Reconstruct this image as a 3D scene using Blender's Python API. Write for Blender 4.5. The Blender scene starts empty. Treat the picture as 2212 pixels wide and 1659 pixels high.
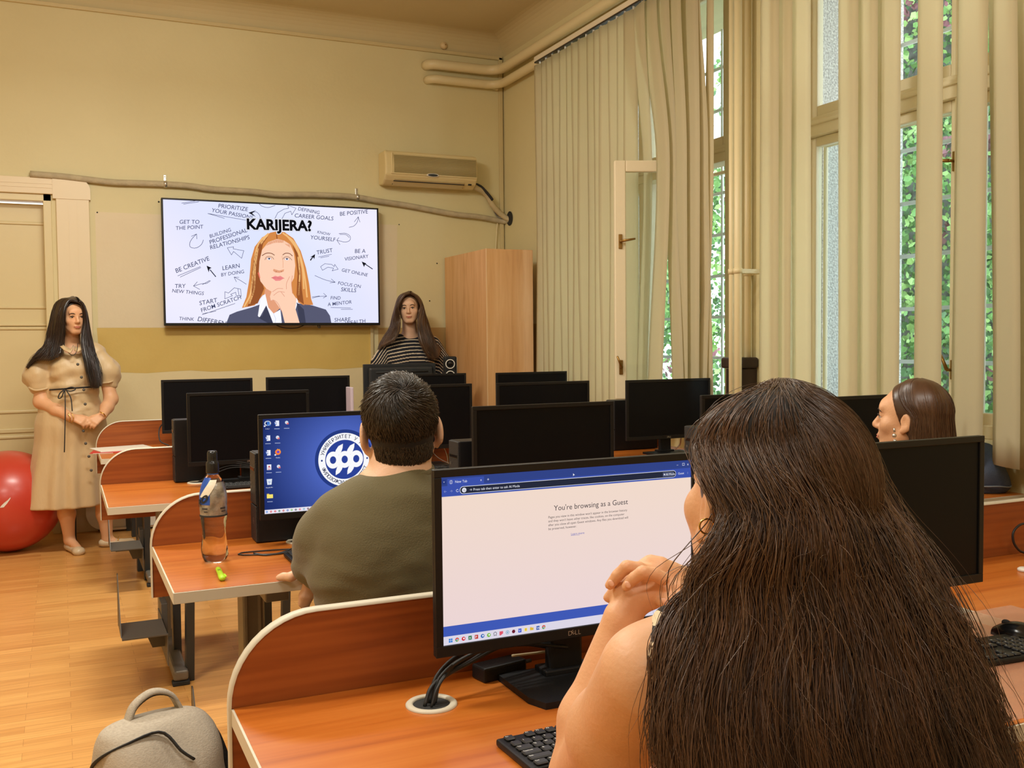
import bpy, bmesh, math, random
import numpy as np
from mathutils import Vector, Matrix, noise as mnoise
random.seed(7); rng = np.random.default_rng(7)
SC = bpy.context.scene; COL = SC.collection
pi = math.pi
# ------------------------------------------------------------------ camera
YAW, PITCH, ROLL, FPX, CAMZ = .43004, .044493, -.0094846, 2124.4, 1.395
_f = Vector((math.sin(YAW)*math.cos(PITCH), math.cos(YAW)*math.cos(PITCH), -math.sin(PITCH)))
_r = Vector((math.cos(YAW), -math.sin(YAW), 0)); _u = _r.cross(_f)
RT = math.cos(ROLL)*_r + math.sin(ROLL)*_u; UP = -math.sin(ROLL)*_r + math.cos(ROLL)*_u; FW = _f
cd = bpy.data.cameras.new('camera'); cam = bpy.data.objects.new('camera', cd); COL.objects.link(cam)
cam.matrix_world = Matrix(((RT.x, UP.x, -FW.x, 0), (RT.y, UP.y, -FW.y, 0), (RT.z, UP.z, -FW.z, CAMZ), (0, 0, 0, 1)))
cd.sensor_width = 36; cd.lens = FPX/2212*36; cd.clip_start = .02; cd.clip_end = 200
SC.camera = cam
def ray(x, y): return RT*((x-1106)/FPX) + UP*((829.5-y)/FPX) + FW
def at(x, y, Y):                      # the point seen at photo position x, y standing Y metres into the room
    d = ray(x, y); p = d*(Y/d.y); return Vector((p.x, p.y, p.z+CAMZ))
def atX(x, y, X):
    d = ray(x, y); p = d*(X/d.x); return Vector((p.x, p.y, p.z+CAMZ))
def atZ(x, y, Z):
    d = ray(x, y); p = d*((Z-CAMZ)/d.z); return Vector((p.x, p.y, Z))
def atD(x, y, D):
    p = ray(x, y)*D; return Vector((p.x, p.y, p.z+CAMZ))
# ------------------------------------------------------------------ view, world, big lights
SC.view_settings.view_transform = 'Standard'; SC.view_settings.look = 'None'
SC.view_settings.exposure = 0.0; SC.view_settings.gamma = 1; SC.view_settings.use_curve_mapping = False
W = bpy.data.worlds.new('daylight'); SC.world = W; W.use_nodes = True
bg = W.node_tree.nodes['Background']; bg.inputs[0].default_value = (.90, .965, 1, 1); bg.inputs[1].default_value = 3.6
def area(name, loc, sx, sy, power, col, rot=(0, 0, 0)):
    l = bpy.data.lights.new(name, 'AREA'); l.shape = 'RECTANGLE'; l.size = sx; l.size_y = sy; l.energy = power; l.color = col
    o = bpy.data.objects.new(name, l); COL.objects.link(o); o.location = loc; o.rotation_euler = rot; return o
WARM = (1, .985, .90)
for lx, ly, pw, pp in ((.35, 5.1, 56, 66), (-.9, 2.4, 56, 34), (1.6, 3.0, 18, 17), (1.2, .3, 24, 12), (-.9, -.8, 28, 18)):
    area('ceiling_lamp_light', (lx, ly, 3.40), 1.2, .3, pw, WARM)
    l = bpy.data.lights.new('lamp_globe_light', 'POINT'); l.energy = pp; l.color = WARM; l.shadow_soft_size = .22; o = bpy.data.objects.new('lamp_globe_light', l); COL.objects.link(o); o.location = (lx, ly, 3.46)
# ------------------------------------------------------------------ materials
MATS = {}
def mat(name, col, rough=.5, metal=0, spec=.5, nz=None, bump=None, **kw):
    if name in MATS: return MATS[name]
    m = bpy.data.materials.new(name); m.use_nodes = True; nt = m.node_tree; b = nt.nodes['Principled BSDF']
    b.inputs['Base Color'].default_value = (*col, 1); b.inputs['Roughness'].default_value = rough
    b.inputs['Metallic'].default_value = metal; b.inputs['Specular IOR Level'].default_value = spec
    for k, v in kw.items(): b.inputs[k.replace('_', ' ')].default_value = v
    tc = nt.nodes.new('ShaderNodeTexCoord')
    def noise(scale, detail=4, vec=None, stretch=None):
        n = nt.nodes.new('ShaderNodeTexNoise'); n.inputs['Scale'].default_value = scale; n.inputs['Detail'].default_value = detail
        src = tc.outputs['Object']
        if stretch:
            mp = nt.nodes.new('ShaderNodeMapping'); mp.inputs['Scale'].default_value = stretch; nt.links.new(src, mp.inputs[0]); src = mp.outputs[0]
        nt.links.new(src, n.inputs['Vector']); return n
    if nz:      # (colour2, scale, stretch, contrast)
        c2, sc, st, con = nz
        n = noise(sc, 5, stretch=st); r = nt.nodes.new('ShaderNodeValToRGB')
        r.color_ramp.elements[0].position = .5-con; r.color_ramp.elements[1].position = .5+con
        r.color_ramp.elements[0].color = (*col, 1); r.color_ramp.elements[1].color = (*c2, 1)
        nt.links.new(n.outputs['Fac'], r.inputs[0]); nt.links.new(r.outputs[0], b.inputs['Base Color'])
    if bump:    # (scale, strength, stretch)
        n = noise(bump[0], 6, stretch=bump[2] if len(bump) > 2 else None); bp = nt.nodes.new('ShaderNodeBump')
        bp.inputs['Strength'].default_value = bump[1]; bp.inputs['Distance'].default_value = .01
        nt.links.new(n.outputs['Fac'], bp.inputs['Height']); nt.links.new(bp.outputs[0], b.inputs['Normal'])
    MATS[name] = m; return m
def emis(name, col, s=1):
    if name in MATS: return MATS[name]
    m = bpy.data.materials.new(name); m.use_nodes = True; nt = m.node_tree; nt.nodes.clear()
    o = nt.nodes.new('ShaderNodeOutputMaterial'); e = nt.nodes.new('ShaderNodeEmission'); e.inputs[0].default_value = (*col, 1); e.inputs[1].default_value = s
    nt.links.new(e.outputs[0], o.inputs[0]); MATS[name] = m; return m
def emis_attr(name, s):
    m = bpy.data.materials.new(name); m.use_nodes = True; nt = m.node_tree; nt.nodes.clear()
    o = nt.nodes.new('ShaderNodeOutputMaterial'); e = nt.nodes.new('ShaderNodeEmission'); a = nt.nodes.new('ShaderNodeVertexColor'); a.layer_name = 'ink'
    e.inputs[1].default_value = s; nt.links.new(a.outputs[0], e.inputs[0]); nt.links.new(e.outputs[0], o.inputs[0]); MATS[name] = m; return m
def srgb(r, g, b): return tuple((c/255/12.92 if c/255 <= .04045 else ((c/255+.055)/1.055)**2.4) for c in (r, g, b))
def wood(name, c1, c2, c3, axis, rough=.35, scale=1, coat=0):
    """grain streaks running along one object axis"""
    m = bpy.data.materials.new(name); m.use_nodes = True; nt = m.node_tree; b = nt.nodes['Principled BSDF']
    N, L = nt.nodes.new, nt.links.new
    tc = N('ShaderNodeTexCoord'); mp = N('ShaderNodeMapping'); s = [17*scale]*3; s[axis] = 1.3*scale; mp.inputs['Scale'].default_value = s
    L(tc.outputs['Object'], mp.inputs[0])
    n1 = N('ShaderNodeTexNoise'); n1.inputs['Scale'].default_value = 1.2; n1.inputs['Detail'].default_value = 3; n1.inputs['Distortion'].default_value = .8; L(mp.outputs[0], n1.inputs['Vector'])
    w = N('ShaderNodeTexWave'); w.wave_type = 'RINGS'; w.inputs['Scale'].default_value = .9; w.inputs['Distortion'].default_value = 5; w.inputs['Detail'].default_value = 3; L(mp.outputs[0], w.inputs['Vector'])
    mp2 = N('ShaderNodeMapping'); s2 = [70*scale]*3; s2[axis] = 2.5*scale; mp2.inputs['Scale'].default_value = s2; L(tc.outputs['Object'], mp2.inputs[0])
    n2 = N('ShaderNodeTexNoise'); n2.inputs['Scale'].default_value = 2; n2.inputs['Detail'].default_value = 4; L(mp2.outputs[0], n2.inputs['Vector'])
    r = N('ShaderNodeValToRGB'); e = r.color_ramp.elements; e[0].position = .2; e[0].color = (*c1, 1); e[1].position = .8; e[1].color = (*c3, 1); q = e.new(.5); q.color = (*c2, 1)
    a = N('ShaderNodeMath'); a.operation = 'MULTIPLY_ADD'; a.inputs[1].default_value = .16; L(w.outputs['Fac'], a.inputs[0]); L(n1.outputs['Fac'], a.inputs[2])
    a2 = N('ShaderNodeMath'); a2.operation = 'MULTIPLY_ADD'; a2.inputs[1].default_value = .35; L(n2.outputs['Fac'], a2.inputs[0]); L(a.outputs[0], a2.inputs[2])
    a3 = N('ShaderNodeMath'); a3.operation = 'SUBTRACT'; a3.inputs[1].default_value = .3; L(a2.outputs[0], a3.inputs[0]); L(a3.outputs[0], r.inputs[0])
    L(r.outputs[0], b.inputs['Base Color']); b.inputs['Roughness'].default_value = rough; b.inputs['Coat Weight'].default_value = coat; b.inputs['Coat Roughness'].default_value = .25
    MATS[name] = m; return m
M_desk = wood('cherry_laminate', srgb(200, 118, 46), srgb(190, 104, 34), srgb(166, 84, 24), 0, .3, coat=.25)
M_deskd = wood('cherry_laminate_shaded', srgb(158, 84, 33), srgb(144, 73, 26), srgb(122, 58, 20), 0, .42)  # same cherry laminate, darkened to put the upright panels' shade into the colour
M_beech = wood('beech_laminate', srgb(226, 178, 124), srgb(218, 166, 110), srgb(204, 150, 94), 2, .45)
M_dark = wood('dark_walnut', srgb(52, 34, 28), srgb(42, 26, 22), srgb(30, 20, 18), 2, .5)
M_edge = mat('grey_edge_banding', srgb(205, 196, 176), .5)
M_black = mat('black_plastic', (.009, .009, .010), .45, spec=.3, bump=(600, .15))
M_blackg = mat('black_gloss', (.006, .006, .007), .18)
M_screen = mat('dark_screen', (.0035, .004, .0055), .38, spec=.16)
M_bez = mat('black_bezel', (.010, .0098, .0095), .4, spec=.3)
M_grey = mat('grey_metal', srgb(125, 120, 112), .42, .3, bump=(400, .1))
M_dgrey = mat('dark_grey_metal', srgb(88, 84, 78), .5, .2)
M_silver = mat('silver', srgb(200, 196, 188), .3, .8)
M_white = mat('white_plastic', srgb(228, 222, 210), .45)
M_rubber = mat('rubber', (.02, .02, .02), .8)
M_cable = mat('cable_black', (.015, .015, .016), .5)
M_key = mat('key_black', (.02, .02, .021), .45)
M_ink = mat('key_legend', srgb(215, 215, 210), .5)
M_brass = mat('aged_brass', srgb(150, 116, 62), .35, .9)
M_gold = mat('gold', srgb(235, 190, 110), .25, 1)
M_paintw = mat('window_paint', srgb(232, 218, 186), .4, bump=(40, .08))
M_pipe = mat('cream_pipe_paint', srgb(224, 208, 164), .38, bump=(30, .1))
# ------------------------------------------------------------------ object helpers
def link(o, parent=None):
    COL.objects.link(o)
    if parent is not None: o.parent = parent; 
    return o
def tag(o, label=None, cat=None, group=None, kind=None):
    if label: o['label'] = label
    if cat: o['category'] = cat
    if group: o['group'] = group
    if kind: o['kind'] = kind
    return o
def empty(name, loc=(0, 0, 0), rz=0, label=None, cat=None, group=None, kind=None):
    o = bpy.data.objects.new(name, None); COL.objects.link(o); o.empty_display_size = .05
    o.location = loc; o.rotation_euler = (0, 0, rz); return tag(o, label, cat, group, kind)
def copy_tree(o, parent=None):
    c = o.copy(); COL.objects.link(c); c.parent = parent
    for ch in list(o.children): copy_tree(ch, c)
    return c
class MB:
    def __init__(s): s.bm = bmesh.new(); s.mi = 0
    def _fin(s, vs):
        for v in vs:
            for f in v.link_faces: f.material_index = s.mi
    def m(s, i): s.mi = i; return s
    def box(s, lo, hi, bev=0, seg=2, rot=None, piv=None):
        c = [(a+b)/2 for a, b in zip(lo, hi)]; d = [abs(b-a) for a, b in zip(lo, hi)]
        r = bmesh.ops.create_cube(s.bm, size=1, matrix=Matrix.Translation(c) @ Matrix.Diagonal((*d, 1)))
        vs = r['verts']; s._fin(vs)
        if bev:
            es = list({e for v in vs for e in v.link_edges})
            rr = bmesh.ops.bevel(s.bm, geom=es, offset=bev, segments=seg, affect='EDGES', profile=.5)
            for f in rr['faces']: f.material_index = s.mi
            vs = list({v for f in rr['faces'] for v in f.verts} | {v for v in vs if v.is_valid})
        if rot is not None:
            bmesh.ops.rotate(s.bm, verts=vs, cent=piv if piv is not None else c, matrix=rot)
        return s
    def tube(s, pts, r, n=8, cap=True, flat=None):
        pts = [Vector(p) for p in pts]; rr = r if isinstance(r, (list, tuple)) else [r]*len(pts)
        rings = []; up = None
        for i, p in enumerate(pts):
            t = (pts[min(i+1, len(pts)-1)]-pts[max(i-1, 0)]).normalized()
            if up is None: up = Vector((0, 0, 1)) if abs(t.z) < .9 else Vector((0, 1, 0))
            a = t.cross(up).normalized(); b = a.cross(t).normalized(); up = b
            k = flat or 1
            rings.append([s.bm.verts.new(p + a*math.cos(2*pi*j/n)*rr[i] + b*math.sin(2*pi*j/n)*rr[i]*k) for j in range(n)])
        fs = []
        for A, B in zip(rings, rings[1:]):
            for j in range(n): fs.append(s.bm.faces.new((A[j], A[(j+1) % n], B[(j+1) % n], B[j])))
        if cap: fs.append(s.bm.faces.new(rings[0][::-1])); fs.append(s.bm.faces.new(rings[-1]))
        for f in fs: f.material_index = s.mi; f.smooth = True
        return s
    def lathe(s, prof, loc=(0, 0, 0), n=32, M=None, cap=True):
        """prof: list of (r, z)"""
        M = M or Matrix.Translation(loc); rings = []
        for r, z in prof: rings.append([s.bm.verts.new(M @ Vector((r*math.cos(2*pi*j/n), r*math.sin(2*pi*j/n), z))) for j in range(n)])
        fs = []
        for A, B in zip(rings, rings[1:]):
            for j in range(n): fs.append(s.bm.faces.new((A[j], A[(j+1) % n], B[(j+1) % n], B[j])))
        if cap:
            fs.append(s.bm.faces.new(rings[0][::-1])); fs.append(s.bm.faces.new(rings[-1]))
        for f in fs: f.material_index = s.mi; f.smooth = True
        return s
    def prism(s, out, M, d, bev=0):
        """2D outline (x, y) placed by M, extruded d along local z"""
        a = [s.bm.verts.new(M @ Vector((x, y, 0))) for x, y in out]; b = [s.bm.verts.new(M @ Vector((x, y, d))) for x, y in out]
        n = len(out); fs = [s.bm.faces.new(a[::-1]), s.bm.faces.new(b)]
        for j in range(n): fs.append(s.bm.faces.new((a[j], a[(j+1) % n], b[(j+1) % n], b[j])))
        for f in fs: f.material_index = s.mi
        return s
    def grid(s, P, smooth=True, closed=False):
        V = [[s.bm.verts.new(p) for p in row] for row in P]; fs = []
        for A, B in zip(V, V[1:]):
            n = len(A)
            for j in range(n if closed else n-1): fs.append(s.bm.faces.new((A[j], A[(j+1) % n], B[(j+1) % n], B[j])))
        if closed: fs += [s.bm.faces.new(V[0][::-1]), s.bm.faces.new(V[-1])]
        for f in fs: f.material_index = s.mi; f.smooth = smooth
        return s
    def ball(s, c, r, n=16, M=None):
        rr = r if isinstance(r, (tuple, list)) else (r, r, r)
        q = bmesh.ops.create_uvsphere(s.bm, u_segments=n*2, v_segments=n, radius=1, matrix=Matrix.Translation(c) @ (M or Matrix()) @ Matrix.Diagonal((*rr, 1)))
        s._fin(q['verts'])
        for v in q['verts']:
            for f in v.link_faces: f.smooth = True
        return s
    def build(s, name, mats, parent=None, loc=None, norm=True):
        me = bpy.data.meshes.new(name)
        if norm: bmesh.ops.recalc_face_normals(s.bm, faces=s.bm.faces)
        s.bm.to_mesh(me); s.bm.free()
        for m_ in (mats if isinstance(mats, (list, tuple)) else [mats]): me.materials.append(m_)
        o = bpy.data.objects.new(name, me); link(o, parent)
        if loc is not None: o.location = loc
        return o
def np_mesh(name, V, F, mats, parent=None, smooth=True, mi=None):
    me = bpy.data.meshes.new(name); V = np.asarray(V, np.float32); F = np.asarray(F, np.int32)
    me.vertices.add(len(V)); me.vertices.foreach_set('co', V.ravel())
    k = F.shape[1]; me.loops.add(F.size); me.loops.foreach_set('vertex_index', F.ravel())
    me.polygons.add(len(F)); me.polygons.foreach_set('loop_start', np.arange(0, F.size, k, dtype=np.int32)); me.polygons.foreach_set('loop_total', np.full(len(F), k, np.int32))
    if mi is not None: me.polygons.foreach_set('material_index', mi)
    me.polygons.foreach_set('use_smooth', np.full(len(F), smooth)); me.update(calc_edges=True)
    for m_ in (mats if isinstance(mats, (list, tuple)) else [mats]): me.materials.append(m_)
    o = bpy.data.objects.new(name, me); return link(o, parent)
def spline(pts, n):
    """Catmull-Rom through points"""
    P = [Vector(p) for p in pts]; P = [P[0]*2-P[1]] + P + [P[-1]*2-P[-2]]; out = []
    S = len(P)-3
    for i in range(n):
        t = i/(n-1)*S; k = min(int(t), S-1); t -= k; a, b, c, d = P[k:k+4]
        out.append(.5*((2*b)+(c-a)*t+(2*a-5*b+4*c-d)*t*t+(3*b-a-3*c+d)*t**3))
    return out
def txt_mesh(body, size=1, align='LEFT', bold=0, shear=0, spacing=1):
    cu = bpy.data.curves.new('t', 'FONT'); cu.body = body; cu.size = 1; cu.align_x = align; cu.shear = shear; cu.space_character = spacing; cu.offset = bold; cu.resolution_u = 3
    o = bpy.data.objects.new('t', cu); COL.objects.link(o); dg = bpy.context.evaluated_depsgraph_get()
    me = o.evaluated_get(dg).to_mesh(); V = [v.co*size for v in me.vertices]; Fc = [list(p.vertices) for p in me.polygons]
    o.evaluated_get(dg).to_mesh_clear(); bpy.data.objects.remove(o); bpy.data.curves.remove(cu); return V, Fc
class Art:
    """flat artwork in its own u, v metres, painted in layers of coloured faces"""
    def __init__(s): s.V = []; s.F = []; s.C = []; s.z = 0
    def layer(s, dz=.00025): s.z += dz; return s
    def poly(s, pts, col):
        b = len(s.V); s.V += [(x, y, s.z) for x, y in pts]; s.F.append(list(range(b, b+len(pts)))); s.C.append([col]*len(pts) if not isinstance(col, list) else col); return s
    def rect(s, x0, y0, x1, y1, col): return s.poly([(x0, y0), (x1, y0), (x1, y1), (x0, y1)], col)
    def disc(s, x, y, r, col, n=28, ry=None, a0=0, a1=2*pi):
        ry = ry or r; return s.poly([(x+r*math.cos(a0+(a1-a0)*i/n), y+ry*math.sin(a0+(a1-a0)*i/n)) for i in range(n)], col)
    def ring(s, x, y, r0, r1, col, n=64, a0=0, a1=2*pi, ry=1):
        for i in range(n):
            a, b = a0+(a1-a0)*i/n, a0+(a1-a0)*(i+1)/n
            s.poly([(x+r0*math.cos(a), y+r0*ry*math.sin(a)), (x+r1*math.cos(a), y+r1*ry*math.sin(a)), (x+r1*math.cos(b), y+r1*ry*math.sin(b)), (x+r0*math.cos(b), y+r0*ry*math.sin(b))], col)
        return s
    def line(s, pts, w, col, n=None):
        P = [(p.x, p.y) for p in spline([(x, y, 0) for x, y in pts], n)] if n else pts
        for (x0, y0), (x1, y1) in zip(P, P[1:]):
            l = math.hypot(x1-x0, y1-y0) or 1; nx, ny = -(y1-y0)/l*w/2, (x1-x0)/l*w/2; ex, ey = (x1-x0)/l*w*.3, (y1-y0)/l*w*.3
            s.poly([(x0+nx-ex, y0+ny-ey), (x0-nx-ex, y0-ny-ey), (x1-nx+ex, y1-ny+ey), (x1+nx+ex, y1+ny+ey)], col)
        return s
    def text(s, body, x, y, size, col, rot=0, align='LEFT', bold=0, shear=0, spacing=1):
        V, Fc = txt_mesh(body, size, align, bold, shear, spacing); c, sn = math.cos(rot), math.sin(rot); b = len(s.V)
        s.V += [(x+v.x*c-v.y*sn, y+v.x*sn+v.y*c, s.z) for v in V]
        for f in Fc: s.F.append([b+i for i in f]); s.C.append([col]*len(f))
        return s
    def build(s, name, m, M, parent=None):
        me = bpy.data.meshes.new(name); me.from_pydata([M @ Vector(v) for v in s.V], [], s.F); ca = me.color_attributes.new('ink', 'FLOAT_COLOR', 'CORNER')
        flat = []
        for f in s.C:
            for c in f: flat += [*c, 1]
        ca.data.foreach_set('color', flat); me.materials.append(m); o = bpy.data.objects.new(name, me); return link(o, parent)
def frameM(o, x, z_up=Vector((0, 0, 1))):
    """matrix: local x along x, local y up, local z out of the face"""
    x = Vector(x).normalized(); y = (z_up - x*z_up.dot(x)).normalized(); z = x.cross(y)
    return Matrix(((x.x, y.x, z.x, o[0]), (x.y, y.y, z.y, o[1]), (x.z, y.z, z.z, o[2]), (0, 0, 0, 1)))
# ------------------------------------------------------------------ room shell
YW, XR, XL, YB, ZC = 7.95, 3.584, -3.2, -3.4, 4.02
M_wall = mat('cream_wall_paint', srgb(222, 210, 164), .55, nz=(srgb(216, 203, 156), 1.3, None, .2), bump=(35, .12))
M_wall2 = mat('pale_repainted_patch', srgb(228, 212, 180), .55, nz=(srgb(222, 205, 172), 2, None, .2), bump=(35, .12))
M_ochre = mat('ochre_wall_paint', srgb(214, 184, 104), .5, nz=(srgb(206, 175, 95), 3, None, .2), bump=(35, .12))
M_low = mat('pale_grey_cream_paint', srgb(228, 212, 168), .5, nz=(srgb(220, 205, 160), 3, None, .2), bump=(35, .12))
M_dado = mat('brownish_dado_paint', srgb(188, 156, 100), .45, bump=(35, .12))
M_ceil = mat('ceiling_paint', srgb(206, 190, 146), .7, nz=(srgb(198, 181, 136), .8, None, .25), bump=(20, .1))
M_door = mat('door_paint', srgb(222, 206, 160), .32, bump=(18, .08))
M_duct = mat('ivory_duct', srgb(232, 214, 180), .4)
def struct(o): o['kind'] = 'structure'; return o
# floor: short laminate strips, boards run along x
m = bpy.data.materials.new('laminate_floor'); m.use_nodes = True; nt = m.node_tree; b = nt.nodes['Principled BSDF']; N, L = nt.nodes.new, nt.links.new
tc = N('ShaderNodeTexCoord'); br = N('ShaderNodeTexBrick'); br.inputs['Scale'].default_value = 1; br.inputs['Brick Width'].default_value = .42; br.inputs['Row Height'].default_value = .065; br.inputs['Mortar Size'].default_value = .0006
br.offset = .37; br.inputs['Color1'].default_value = (*srgb(232, 174, 100), 1); br.inputs['Color2'].default_value = (*srgb(212, 150, 80), 1); br.inputs['Mortar'].default_value = (*srgb(170, 112, 56), 1); br.inputs['Bias'].default_value = -.1
L(tc.outputs['Object'], br.inputs['Vector'])
mp = N('ShaderNodeMapping'); mp.inputs['Scale'].default_value = (1.6, 30, 1); L(tc.outputs['Object'], mp.inputs[0]); nn = N('ShaderNodeTexNoise'); nn.inputs['Scale'].default_value = 2; nn.inputs['Detail'].default_value = 6; L(mp.outputs[0], nn.inputs['Vector'])
mx = N('ShaderNodeMix'); mx.data_type = 'RGBA'; mx.blend_type = 'MULTIPLY'; mx.inputs[0].default_value = .55; cr = N('ShaderNodeValToRGB'); cr.color_ramp.elements[0].position = .3; cr.color_ramp.elements[0].color = (.62, .52, .42, 1); cr.color_ramp.elements[1].position = .65; cr.color_ramp.elements[1].color = (1, 1, 1, 1)
L(nn.outputs['Fac'], cr.inputs[0]); L(br.outputs[0], mx.inputs[6]); L(cr.outputs[0], mx.inputs[7]); L(mx.outputs[2], b.inputs['Base Color'])
b.inputs['Roughness'].default_value = .3; b.inputs['Coat Weight'].default_value = .15; b.inputs['Coat Roughness'].default_value = .2
struct(MB().box((XL, YB, -.05), (4.6, 8.4, 0)).build('floor', m))
# ceiling with a coved edge to the front and window walls
mb = MB(); mb.box((XL, YB, ZC), (XR+.9, YW+.3, ZC+.1))
for k in range(8):
    a0, a1 = k/8*pi/2, (k+1)/8*pi/2; R = .16
    q = lambda a: (R*(1-math.cos(a)), R*(1-math.sin(a)))
    (d0, h0), (d1, h1) = q(a0), q(a1)
    mb.grid([[(XL, YW-d0, ZC-h0), (XR, YW-d0, ZC-h0)], [(XL, YW-d1, ZC-h1), (XR, YW-d1, ZC-h1)]])
    mb.grid([[(XR-d0, YB, ZC-h0), (XR-d0, YW, ZC-h0)], [(XR-d1, YB, ZC-h1), (XR-d1, YW, ZC-h1)]])
struct(mb.build('ceiling', M_ceil, norm=False))
# front wall with the door opening and the old repainted patches
DX = -.03   # right jamb of the door opening
DZ = at(60, 415, YW).z
mb = MB(); mb.box((DX, YW, 0), (XR+.9, YW+.3, ZC)).box((XL, YW, DZ), (DX, YW+.3, ZC)).box((XL, YW, 0), (-1.25, YW+.3, DZ))
def patch(pts, i):
    mb.m(i).prism([(x, z) for x, z in pts], Matrix(((1, 0, 0, 0), (0, 0, -1, YW), (0, 1, 0, 0), (0, 0, 0, 1))), .0015)
zb = [(.27+i*.16, 1.178+.006*math.sin(i*2.1)+.003*math.sin(i*5)) for i in range(14)]
patch([(.262, 1.517), (2.58, 1.517), (2.60, 2.37), (.262, 2.375)], 1)
patch(zb + [(2.36, 1.515), (.252, 1.515)], 2)
patch([(.27, .0)] + [(2.35, .0)] + [(x, z-.003) for x, z in zb[::-1]], 3)
patch([(2.42, 0), (XR-.01, 0), (XR-.01, 1.512), (2.42, 1.508)], 4)
struct(mb.build('wall_front', [M_wall, M_wall2, M_ochre, M_low, M_dado]))
# window wall: two deep openings
W1 = (4.78, 6.75); W2 = (2.30, 4.24); ZS, ZT, XO = .94, 3.62, 4.42
mb = MB()
for a, c in ((W1[1], YW+.3), (W2[1], W1[0]), (YB, W2[0])): mb.box((XR, a, 0), (XO, c, ZC))
for a, c in (W1, W2): mb.box((XR, a, 0), (XO, c, ZS-.03)).box((XR, a, ZT), (XO, c, ZC))
mb.m(1).box((XR-.002, 6.9, 0), (XR+.001, YW, 1.53))
struct(mb.build('wall_right', [M_wall, M_dado]))
struct(MB().box((XL-.1, YB, 0), (XL, YW+.3, ZC)).build('wall_left', M_wall))
struct(MB().box((XL, YB-.1, 0), (XR+.9, YB, ZC)).build('wall_back', M_wall))
struct(MB().box((.24, YW-.018, 0), (3.0, YW, .07), .004).build('baseboard_front', mat('grey_baseboard', srgb(120, 100, 76), .5)))
# pebble-dash outer reveals
M_peb = mat('pebbledash', srgb(238, 234, 230), .9, nz=(srgb(176, 172, 170), 90, None, .14), bump=(90, .9))
mb = MB()
for a, c in (W1, W2):
    mb.box((3.83, c-.006, ZS-.02), (XO, c+.001, ZT)).box((3.83, a-.001, ZS-.02), (XO, a+.006, ZT)).box((3.83, a, ZS-.03), (XO+.05, c, ZS-.012))
struct(mb.build('trim_2', M_peb))
# door with its duct surround
t = struct(empty('door_1', (DX-.5, YW+.12, 0)))
def add_door():
    xl = -1.25; y0 = YW+.12; mb = MB()
    mb.box((xl, y0, 0), (DX-.055, y0+.05, DZ-.07)); o = mb.build('door_leaf', M_door, t); 
    mb = MB()
    pr = at(103, 560, y0).x
    for z0, z1 in ((at(50, 667, y0).z, at(50, 479, y0).z), (at(50, 892, y0).z, at(50, 706, y0).z), (.2, at(50, 940, y0).z)):
        for x0, x1 in ((xl+.12, -.70), (-.62, pr)):
            w = .022
            for q in (((x0, z0), (x1, z0+w)), ((x0, z1-w), (x1, z1)), ((x0, z0), (x0+w, z1)), ((x1-w, z0), (x1, z1))):
                mb.box((q[0][0], y0-.012, q[0][1]), (q[1][0], y0+.001, q[1][1]), .006)
    zr = at(50, 703, y0).z; mb.box((xl, y0-.018, zr-.004), (DX-.055, y0+.001, zr+.012), .004)
    zr = at(50, 934, y0).z; mb.box((xl, y0-.012, zr), (DX-.06, y0+.001, zr+.03), .004)
    mb.build('door_moulding', M_door, t)
    MB().box((DX-.055, YW-.005, 0), (DX, YW+.2, DZ), .004).box((xl, YW-.005, DZ-.06), (DX, YW+.2, DZ), .004).build('door_jamb', M_door, t)
    h = at(139, 520, y0-.01)
    MB().tube([(h.x, h.y-.012, h.z-.055), (h.x, h.y-.012, h.z+.055)], .008, 10).build('hinge', M_brass, t)
add_door()
for ch in t.children: ch.matrix_parent_inverse = t.matrix_basis.inverted()
x0, x1 = DX+.02, at(199, 560, YW-.01).x; z0 = at(100, 420, YW).z; z1 = at(100, 385, YW).z
mb = MB(); mb.box((x0+.01, YW-.028, 0), (x1-.01, YW, z0-.02), .004); mb.box((-1.4, YW-.028, z0), (x0, YW, z1), .004)
for f in (.38, .62): mb.box((x0+(x1-x0)*f-.002, YW-.031, 0), (x0+(x1-x0)*f+.002, YW-.027, z0-.02)).box((-1.4, YW-.031, z0+(z1-z0)*f-.002), (x0, YW-.027, z0+(z1-z0)*f+.002))
R = .09; out = [(x0-.01, z0-.03), (x1, z0-.03)] + [(x1-R+R*math.cos(a*pi/16), z1+.008-R+R*math.sin(a*pi/16)) for a in range(9)] + [(x0-.01, z1+.008)]
mb.prism(out, Matrix(((1, 0, 0, 0), (0, 0, -1, YW), (0, 1, 0, 0), (0, 0, 0, 1))), .034)
struct(mb.build('trim_1', M_duct))
# cable duct under the ceiling and down the corner
zt = at(1087, 127, YW).z
struct(MB().box((XL, YW-.025, zt-.022), (XR-.012, YW, zt+.006), .003).box((XR-.045, YW-.025, 0), (XR-.012, YW, zt), .003).box((at(803, 760, YW).x-.012, YW-.02, .3), (at(803, 760, YW).x+.012, YW, 1.56), .003).build('trim_3', mat('painted_duct', srgb(208, 190, 142), .45)))
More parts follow.
